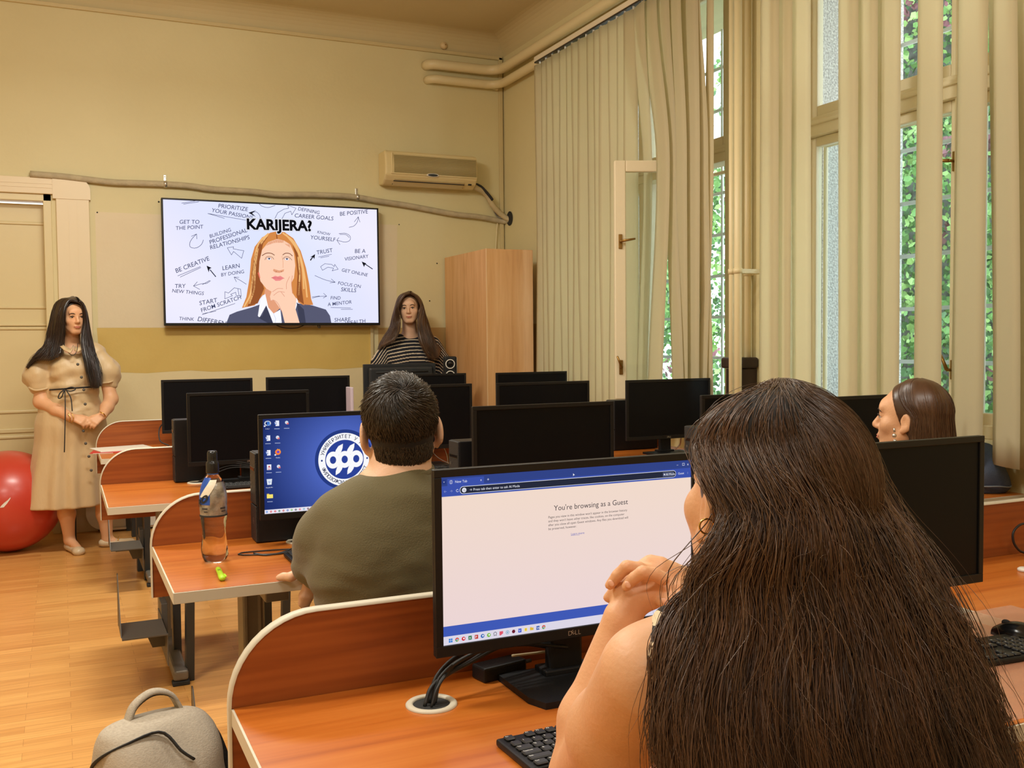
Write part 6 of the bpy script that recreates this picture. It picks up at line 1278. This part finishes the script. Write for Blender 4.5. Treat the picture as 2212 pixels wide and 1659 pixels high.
L2 = [[w(886, 634, -.10), w(872, 640, -.10), w(860, 662, -.09), w(863, 690, -.07), w(862, 714, -.10), w(851, 736, -.11)], [w(884, 632, -.07), w(866, 640, -.06), w(856, 670, -.05), w(850, 705, -.04), w(836, 728, -.05), w(824, 748, -.06)], [w(884, 630, -.01), w(862, 642, .02), w(852, 675, .05), w(842, 712, .07), w(826, 738, .07), w(816, 762, .06)]]
R2 = [[w(888, 634, -.10), w(900, 642, -.10), (w(910, 662, -.09)), w(903, 693, -.11), w(908, 735, -.17), w(925, 772, -.18)], [w(888, 632, -.08), w(905, 644, -.06), w(913, 672, -.07), w(914, 705, -.11), w(924, 745, -.16), w(936, 776, -.17)], [w(887, 630, -.02), w(908, 648, .01), w(919, 682, -.0), w(928, 715, -.06), w(938, 750, -.12), w(946, 772, -.15)], [w(886, 630, .03), w(905, 648, .07), w(918, 690, .10), w(930, 722, .08), w(945, 738, .05), w(955, 748, .04)]]
hairset('long_hair', [L2, R2], M_hairbr, P2, 1400, .0016, spread=.006); adopt(P2)
# ------------------------------------------------------------------ man in the olive T-shirt
Ym = 2.24; w = lambda x, y, d=0: at(x, y, Ym+d)
P3 = person((w(860, 1200).x, Ym, 0), 'man with short dark hair in an olive T-shirt seated before the blue screen')
M_olive = mat('olive_jersey', srgb(104, 94, 62), .85, nz=(srgb(94, 84, 54), 5, None, .3), bump=(300, .25), Sheen_Weight=.15)
H3 = headM(w(866, 930, .0), math.radians(14), -.06, -.06, 1.03)
S = SDF(.004); add_head(S, H3, 1.03, jaw=1.1, es=1.15, ex=.004)
S.cone(w(870, 945, -.02), w(874, 1045, -.04), .060, .062, k=.02)
tc_ = w(850, 1180, -.02)
S.cone(w(800, 1102, -.02), w(955, 1096, .0), .040, .040, k=.04); S.ell(tc_, (.16, .105, .20), k=.05); S.ell(Vector((tc_.x, Ym-.02, .62)), (.19, .14, .18), k=.06)
sL, eL = w(738, 1124, .0), w(690, 1222, .12)
wL = Vector((.585, 2.60, .795))
S.chain([sL, eL, (eL+wL)/2, wL], [.046, .044, .040, .030], k=.02)
sR, eR, wR = w(1010, 1110, .05), Vector((1.13, 2.42, .83)), Vector((.95, 2.68, .785))
S.chain([sR, eR, wR], [.048, .044, .031], k=.02)
hand(S, wR, (-.3, .95, 0), (0, 0, -1), (-.9, -.2, 0), .185, (.1, .15, .15, .2))
# left hand on the desk edge: thumb on top, fingers hanging over the edge
k0 = atZ(640, 1250, .775); 
S.cone(wL, Vector((.585, 2.655, .775)), .030, .028, k=.015, flat=((0, 0, 1), .7))
S.chain([Vector((.59, 2.64, .772)), atZ(628, 1246, .766), atZ(613, 1246, .763), atZ(602, 1248, .761)], [.014, .0115, .0105, .0085], k=.01)
for i, (x, y, l) in enumerate(((662, 1268, 1.0), (668, 1270, 1.1), (676, 1272, 1.05))):
    a = at(x, y, 2.63+.0*i); S.chain([Vector((.60+.018*i, 2.640, .768)), a, at(x-8, y+18*l, 2.628), at(x-13, y+36*l, 2.635)], [.0125, .0105, .0098, .0078], k=.008)
for sx_, kx in ((-.10, -.14), (.10, .16)): S.chain([Vector((tc_.x+sx_, Ym, .53)), Vector((tc_.x+kx, Ym+.43, .53)), Vector((tc_.x+kx, Ym+.42, .09)), Vector((tc_.x+kx, Ym+.55, .04))], [.095, .065, .045, .035], k=.03)
S.build('body', M_skin2, P3)
D3 = SDF(.007)
D3.cone(w(790, 1096, -.02), w(965, 1088, .02), .060, .060, k=.05); D3.ell(w(850, 1175, -.03), (.190, .140, .17), k=.06); D3.ell(w(852, 1265, -.03), (.190, .145, .18), k=.06); D3.ell(Vector((tc_.x, Ym-.02, .62)), (.205, .155, .16), k=.06)
D3.chain([w(730, 1120, .0), w(702, 1165, .03), w(688, 1218, .08)], [.064, .068, .064], k=.03); D3.chain([w(1005, 1110, .03), Vector((1.10, 2.34, .93)), Vector((1.13, 2.40, .86))], [.075, .078, .072], k=.03)
D3.cone(w(874, 1026, -.035), w(876, 1075, -.05), .064, .085, k=.035)
D3.cut(Vector((0, 0, .50)), (0, 0, -1)); 
def fold3(V):
    z = V[:, 2]; n_ = np.array([mnoise.noise((v[0]*5+v[2]*7, v[1]*5, v[2]*11-v[0]*8)) + .5*mnoise.noise((v[0]*16+v[2]*22, v[1]*12, v[2]*30-v[0]*10)) for v in V])
    lowz = np.clip((1.0-z)/.2, .15, 1); d = V-np.array([tc_.x, Ym, 0]); d[:, 2] = 0; d /= np.linalg.norm(d, axis=1, keepdims=True)+1e-9; return V+d*(n_*.016*lowz)[:, None]
ts = D3.build('t_shirt', M_olive, P3, smooth=3, fn=fold3)
MB().tube([w(874, 1012, -.032)+RT*(.066*math.cos(a))+Vector((FW.x, FW.y, 0))*(.066*math.sin(a))+Vector((0, 0, .010*math.sin(a)-.004*math.cos(a))) for a in [2*pi*i/30 for i in range(31)]], .0055, 8, flat=1.7).build('collar', M_olive, ts)
tr_ = SDF(.008)
for sx_, kx in ((-.10, -.14), (.10, .16)): tr_.chain([Vector((tc_.x+sx_, Ym, .54)), Vector((tc_.x+kx, Ym+.42, .54)), Vector((tc_.x+kx, Ym+.42, .10))], [.115, .085, .065], k=.03)
tr_.build('trousers', mat('dark_trousers', srgb(30, 30, 36), .8), P3)
C_ = SDF(.004); C_.M = H3; C_.ell((0, -.016, .030), (.0805*1.03, .1015*1.03, .0965*1.03), k=.01); C_.ell((0, -.036, -.035), (.063, .056, .060), k=.03); C_.M = Matrix(); M3 = H3.to_3x3()
C_.cut(H3 @ Vector((0, .045, .05)), M3 @ Vector((0, 1, -.42))); C_.cut(H3 @ Vector((0, -.02, -.075)), M3 @ Vector((0, .45, -1))); hc = C_.build('short_hair', M_hairb, P3)
# short strands that turn round the crown
n_ = 9000; M3 = H3.to_3x3(); out = []
A3 = np.array(M3)/1.0; c0 = np.array(H3.translation); 
u_ = rng.normal(size=(n_*2, 3)); u_ /= np.linalg.norm(u_, axis=1, keepdims=True); q_ = u_*np.array([.081, .102, .097])+np.array([0, -.016, .030]); lo_ = q_[:, 2] < -.005; q_[lo_, 0] *= 1-.9*(-.005-q_[lo_, 2]); q_[lo_, 1] += .35*np.maximum(0, -.02-q_[lo_, 2])
keep = (q_[:, 1] < .06+.35*q_[:, 2]) & (q_[:, 2] > -.055+.45*(q_[:, 1]+.02)) & ~((abs(q_[:, 0]) > .066) & (q_[:, 2] < .02) & (q_[:, 1] > -.04)); q_ = q_[keep][:n_]; u_ = u_[keep][:n_]
wh_ = np.array([.0, -.085, .085]); v_ = q_-wh_; nn_ = u_/np.array([.089, .107, .103]); nn_ /= np.linalg.norm(nn_, axis=1, keepdims=True)
tang = np.cross(nn_, v_); dist = np.linalg.norm(v_, axis=1, keepdims=True); rad_ = v_-nn_*(v_*nn_).sum(1, keepdims=True); rad_ /= np.linalg.norm(rad_, axis=1, keepdims=True)+1e-9; tang /= np.linalg.norm(tang, axis=1, keepdims=True)+1e-9
n2 = 7000; u2 = rng.normal(size=(n2, 3)); u2 /= np.linalg.norm(u2, axis=1, keepdims=True); u2[:, 1] = -abs(u2[:, 1]); q2 = u2*np.array([.0655, .0595, .066])+np.array([0, -.036, -.035]); kp = (q2[:, 2] > -.078+.45*(q2[:, 1]+.10)) & (q2[:, 2] < .03) & (q2[:, 1] < -.045); q2, u2 = q2[kp], u2[kp]
q_ = np.concatenate([q_, q2]); u_ = np.concatenate([u_, u2]); nn_ = np.concatenate([nn_, u2]); rad_ = np.concatenate([rad_, np.tile([[0, 0, -1.]], (len(q2), 1))]); tang = np.concatenate([tang, np.zeros((len(q2), 3))]); dist = np.concatenate([dist, np.full((len(q2), 1), .2)])
sw_ = np.clip(1.3-dist/.09, .1, 1.1); dir_ = rad_+tang*sw_+nn_*np.clip(.10+(q_[:, 2:3]-.01)*3, .05, .24)+rng.normal(size=q_.shape)*.12; dir_ /= np.linalg.norm(dir_, axis=1, keepdims=True); ln = .012+.020*np.clip((q_[:, 2]+.03)/.1, 0, 1)
t_ = np.linspace(0, 1, 5)[None, :, None]; PP = q_[:, None]+dir_[:, None]*t_*ln[:, None, None]+nn_[:, None]*(.002-.006*t_**2+.001); PP = PP @ A3.T*1.0+c0
strands('strands', PP, .00075, M_hairm, hc); adopt(P3)
# ------------------------------------------------------------------ woman in profile
D_ = 3.02; w = lambda x, y, d=0: atD(x, y, D_+d)
c4 = w(1966, 905); P4 = person((c4.x, c4.y, 0), 'brown-haired woman in profile with a dangling earring, seated near the window')
H4 = headM(c4, math.radians(-30), .08, 0, .96)
S = SDF(.004); add_head(S, H4, .96); S.cone(w(1975, 950), w(1985, 1010), .05, .055, k=.03); S.cone(w(1975, 1040)+Vector((-.13, .05, 0)), w(1975, 1040)+Vector((.15, -.02, 0)), .06, .06, k=.04); b4 = Vector((c4.x+.02, c4.y+.05, .82)); S.ell(b4, (.17, .12, .22), k=.05); S.ell(b4-Vector((0, 0, .25)), (.18, .14, .16), k=.05)
for s_ in (-1, 1):
    sh = b4+Vector((s_*.17, .02, .13)); S.chain([sh, sh+Vector((s_*.03, .10, -.22)), Vector((sh.x-s_*.03, 2.74, .79))], [.055, .045, .03], k=.02); hand(S, Vector((sh.x-s_*.03, 2.74, .79)), (0, 1, -.02), (0, 0, -1), (-s_, 0, 0), .165, (.1, .1, .1, .1)); S.chain([b4+Vector((s_*.09, 0, -.30)), b4+Vector((s_*.12, .42, -.30)), b4+Vector((s_*.12, .42, -.72)), b4+Vector((s_*.12, .54, -.78))], [.09, .062, .043, .03], k=.03)
S.build('body', M_skin, P4)
D4 = SDF(.008); D4.ell(b4, (.19, .14, .22), k=.05); D4.ell(b4-Vector((0, 0, .22)), (.19, .15, .18), k=.05); D4.cone(b4+Vector((-.15, .02, .14)), b4+Vector((.15, .02, .14)), .068, .068, k=.04); D4.build('blouse', mat('dark_blouse', srgb(46, 44, 52), .8), P4)
tr_ = SDF(.009)
for s_ in (-1, 1): tr_.chain([b4+Vector((s_*.09, 0, -.29)), b4+Vector((s_*.12, .42, -.29)), b4+Vector((s_*.12, .42, -.70))], [.11, .08, .06], k=.03)
tr_.build('trousers', mat('dark_trousers', srgb(30, 30, 36), .8), P4)
face_parts(H4, .96, P4); cap(H4, .95, M_hair3, P4, front=.040, vox=.005)
G4 = [[w(1938, 838, -.02), w(1914, 852, -.05), w(1908, 872, -.08), (w(1920, 900, -.105)), w(1934, 925, -.11), w(1940, 960, -.10), w(1942, 1020, -.09)], [w(1950, 836, -.03), w(1930, 846, -.09), w(1928, 880, -.12), w(1938, 915, -.125), w(1948, 960, -.12), w(1952, 1020, -.11)], [w(1965, 834, -.02), w(1960, 842, -.11), w(1958, 890, -.14), w(1964, 940, -.14), w(1968, 1025, -.12)], [w(1985, 834, -.0), w(1992, 845, -.09), w(2000, 890, -.12), w(1998, 945, -.12), w(1998, 1025, -.11)], [w(2000, 836, .02), w(2018, 852, -.03), w(2030, 890, -.05), w(2034, 940, -.05), w(2036, 1020, -.05)], [w(2000, 838, .05), w(2025, 858, .03), w(2040, 900, .03), w(2046, 945, .03), w(2050, 1015, .03)]]
G4 = scalp_guides(H4, .96, [(-38, -93), (-56, -98), (-80, -106), -130, -150, -170, -190, -212, -236, -262], .16, .012)
hairset('long_hair', [G4], M_hair3, P4, 4200, .0010, spread=.0025, wav=.002, thick=.008)
e_ = w(1932, 925, -.115); MB().tube([e_, e_+Vector((0, 0, -.012))], .003, 8).ball(e_+Vector((0, 0, -.022)), .0065, 6).ball(e_+Vector((.003, 0, -.038)), .0055, 6).ball(e_+Vector((-.003, 0, -.050)), .0045, 6).build('earring', M_silver, P4)
adopt(P4)
# ------------------------------------------------------------------ long-haired woman in the foreground
w = atD
c5 = w(1655, 1084, 1.10); P5 = person((c5.x, c5.y, 0), 'woman with very long dark brown hair in the foreground, hands clasped before her screen')
H5 = headM(c5, math.radians(2), .20, .0, 1.0)
S = SDF(.0032); add_head(S, H5, 1.0, jaw=1.08); S.M = Matrix()
S.cone(c5+Vector((0, -.03, -.06)), c5+Vector((0, -.035, -.20)), .052, .056, k=.03)
E5 = Vector((.622, 1.155, .798)); W5 = w(1343, 1336, 1.33); S5 = w(1402, 1455, 1.055); t5 = Vector((.775, .90, .90))
S.cone(S5+Vector((.05, .0, .01)), Vector((.95, .89, 1.045)), .052, .052, k=.05); S.ell(t5, (.16, .11, .17), k=.06); S.ell(Vector((.78, .86, .62)), (.17, .13, .2), k=.06)
S.chain([S5, S5*.55+E5*.45+Vector((-.006, -.01, 0)), E5], [.054, .049, .037], k=.03); S.chain([E5, E5*.62+W5*.38+Vector((-.008, 0, 0)), W5], [.037, .039, .0245], k=.02)
E6 = Vector((.97, 1.16, .80)); W6 = w(1535, 1330, 1.40); S.chain([Vector((.96, .90, 1.03)), E6], [.052, .040], k=.02); S.chain([E6, (E6+W6)/2, W6], [.040, .038, .025], k=.02)
# clasped hands: left palm with its thumb, right fingers over its back
S.chain([W5, w(1372, 1298, 1.335)], [.0245, .026], k=.010, flat=((-.4, .9, 0), .75)); S.cone(w(1348, 1284, 1.337), w(1408, 1286, 1.337), .0160, .019, k=.010); S.cone(w(1350, 1262, 1.345), w(1400, 1250, 1.345), .016, .016, k=.012)
S.chain([w(1395, 1284, 1.325), w(1432, 1276, 1.325), w(1462, 1270, 1.33), w(1480, 1266, 1.335)], [.0120, .0100, .0090, .0072], k=.005)
for pts, D0 in ((((1396, 1238), (1380, 1228), (1354, 1224), (1334, 1243), (1317, 1264)), 1.316), (((1432, 1250), (1412, 1240), (1388, 1236), (1369, 1249), (1353, 1267)), 1.294)): S.chain([w(x, y, D0+.006*abs(i-2)) for i, (x, y) in enumerate(pts)], [.0095, .0092, .0088, .0082, .0068], k=.0025)
S.chain([w(1345, 1274, 1.34), w(1326, 1279, 1.342), w(1313, 1291, 1.345)], [.0090, .0082, .0068], k=.0025)
S.chain([w(1388, 1222, 1.345), w(1404, 1213, 1.345), w(1430, 1218, 1.342), w(1450, 1232, 1.345), w(1464, 1248, 1.35)], [.0085, .0085, .0082, .0078, .0066], k=.0025)
S.chain([w(1440, 1250, 1.365), w(1490, 1280, 1.375), W6], [.026, .030, .026], k=.015); S.cone(w(1415, 1240, 1.34), w(1450, 1262, 1.355), .018, .02, k=.015)
S.chain([w(1520, 1292, 1.335), w(1480, 1289, 1.325), w(1450, 1293, 1.318), w(1430, 1300, 1.315)], [.0115, .0105, .0096, .0080], k=.003)
for s_ in (-1, 1): S.chain([Vector((.78+s_*.09, .86, .53)), Vector((.78+s_*.12, 1.30, .53)), Vector((.78+s_*.12, 1.28, .09)), Vector((.78+s_*.12, 1.40, .04))], [.085, .06, .042, .03], k=.03)
S.v = .0027; S.build('body', M_skin, P5, smooth=2)
face_parts(H5, 1.0, P5, brow=False)
M_nail = mat('nail', srgb(236, 188, 160), .25)
for x, y, D0, a in ((1320, 1260, 1.3178, 130), (1356, 1263, 1.2956, 130), (1474, 1265, 1.3255, 15), (1434, 1298, 1.3080, 160)):
    aa = math.radians(a); MB().ball(w(x, y, D0), (.0052, .0014, .0036), 8, M=Matrix((RT, FW, UP)).transposed().to_4x4() @ Matrix.Rotation(-aa, 4, 'Y')).build('fingernail', M_nail, P5)
D5 = SDF(.006); D5.cone(w(1452, 1352, 1.06), w(1468, 1440, 1.0), .024, .034, k=.02); D5.ell(t5+Vector((.01, -.01, -.02)), (.155, .125, .17), k=.05); D5.ell(Vector((.78, .86, .66)), (.18, .14, .2), k=.05); D5.cone(Vector((.90, .87, 1.07)), t5, .03, .05, k=.02)
D5.cut(Vector((0, 0, .52)), (0, 0, -1)); M_tb = mat('black_knit', srgb(28, 24, 24), .85); M_tc = mat('cream_knit', srgb(226, 204, 172), .85)
D5.v = .005; D5.build('striped_top', [M_tb, M_tc], P5, mi=lambda C_: (((C_[:, 2]*1.0+C_[:, 0]*.35)/.030 % 1) < .5).astype(int), smooth=3)
tr_ = SDF(.009)
for s_ in (-1, 1): tr_.chain([Vector((.78+s_*.09, .86, .54)), Vector((.78+s_*.12, 1.29, .54)), Vector((.78+s_*.12, 1.28, .10))], [.11, .08, .06], k=.03)
tr_.build('trousers', mat('dark_trousers', srgb(30, 30, 36), .8), P5)
hr = w(1527, 1137, 1.045); pts_ = [hr+Vector((_r.x*.008*math.cos(a), _r.y*.008*math.cos(a), .008*math.sin(a))) for a in [2*pi*i/20 for i in range(21)]]; MB().tube(pts_, .0012, 8, cap=False).build('hoop_earring', M_gold, P5)
LE = [(1668, 848, 1.06), (1600, 866, 1.05), (1536, 908, 1.06), (1506, 968, 1.07), (1530, 1030, 1.03), (1575, 1110, 1.01), (1545, 1190, 1.0), (1500, 1260, 1.01), (1494, 1350, 1.0), (1462, 1450, .99), (1438, 1560, .98), (1446, 1680, .97), (1470, 1840, .97)]
RE = [(1700, 848, 1.08), (1752, 866, 1.08), (1812, 905, 1.09), (1858, 960, 1.10), (1885, 1030, 1.11), (1925, 1110, 1.10), (1975, 1190, 1.08), (2025, 1275, 1.06), (2072, 1370, 1.04), (2112, 1460, 1.03), (2150, 1560, 1.02), (2190, 1680, 1.01), (2220, 1850, 1.0)]
BU = [0, .055, .085, .10, .105, .10, .095, .09, .085, .085, .09, .09, .09]
TOPY = [0, -14, -22, -20, -8, 0, 0, 0, 0, 0, 0, 0, 0]
G5 = []
for i in range(15):
    u = i/14; g_ = []
    for (a, b_, bu, ty) in zip(LE, RE, BU, TOPY):
        uu = u; k = math.sqrt(max(0, 1-(2*u-1)**2)); x = a[0]+(b_[0]-a[0])*uu; y = a[1]+(b_[1]-a[1])*uu + 0*ty*k
        g_.append(w(x, y, a[2]+(b_[2]-a[2])*u-bu*k))
    G5.append(g_)
hf = sheet('long_hair', G5, M_hairb, P5, m=44, sub=5, thick=.016, push=(H5, 1.0))
G5b = [[p+FW*.012 for p in g_] for g_ in G5]
strands('strands', push_out(hair_from_guides(G5, 15000, m=36, spread=.0060, wav=.009, frz=.015, per=.72), H5, th=.010), .00055, M_hairfg, hf)
strands('loose_strands', push_out(hair_from_guides(G5, 1300, m=36, spread=.012, wav=.018, frz=.03, per=.6), H5, th=.014), .00032, M_hairbr, hf)
C5 = cap(H5, 1.0, M_hairfg, P5, front=.030, vox=.005, low=-.085)
# front and far side of the hair, falling over the right shoulder
G6 = [[w(RE[i][0]-4, RE[i][1], RE[i][2]+.03*j) for i in range(len(RE))] for j in range(3)] + [[c5+Vector((.03, .06, .10)), c5+Vector((.075, .05, .04)), c5+Vector((.09, .04, -.08)), c5+Vector((.12, .03, -.22)), c5+Vector((.14, .04, -.36))]]
sheet('hair_far_side', G6, M_hairfg, hf, m=30, sub=3, thick=.02)
# locks over the left shoulder and across the cheek
LK = [[w(1560, 1180, 1.0), w(1500, 1270, 1.0), w(1450, 1330, 1.0), w(1425, 1400, .985), (w(1428, 1500, .975)), w(1424, 1600, .965), w(1440, 1720, .96)], [w(1570, 1190, .99), w(1530, 1290, .98), w(1500, 1370, .97), w(1490, 1460, .955), w(1480, 1560, .945), w(1490, 1700, .94)]]
strands('shoulder_lock', hair_from_guides(LK, 900, m=26, spread=.007, wav=.006, per=.8), .00055, M_hairfg, hf)
adopt(P5)
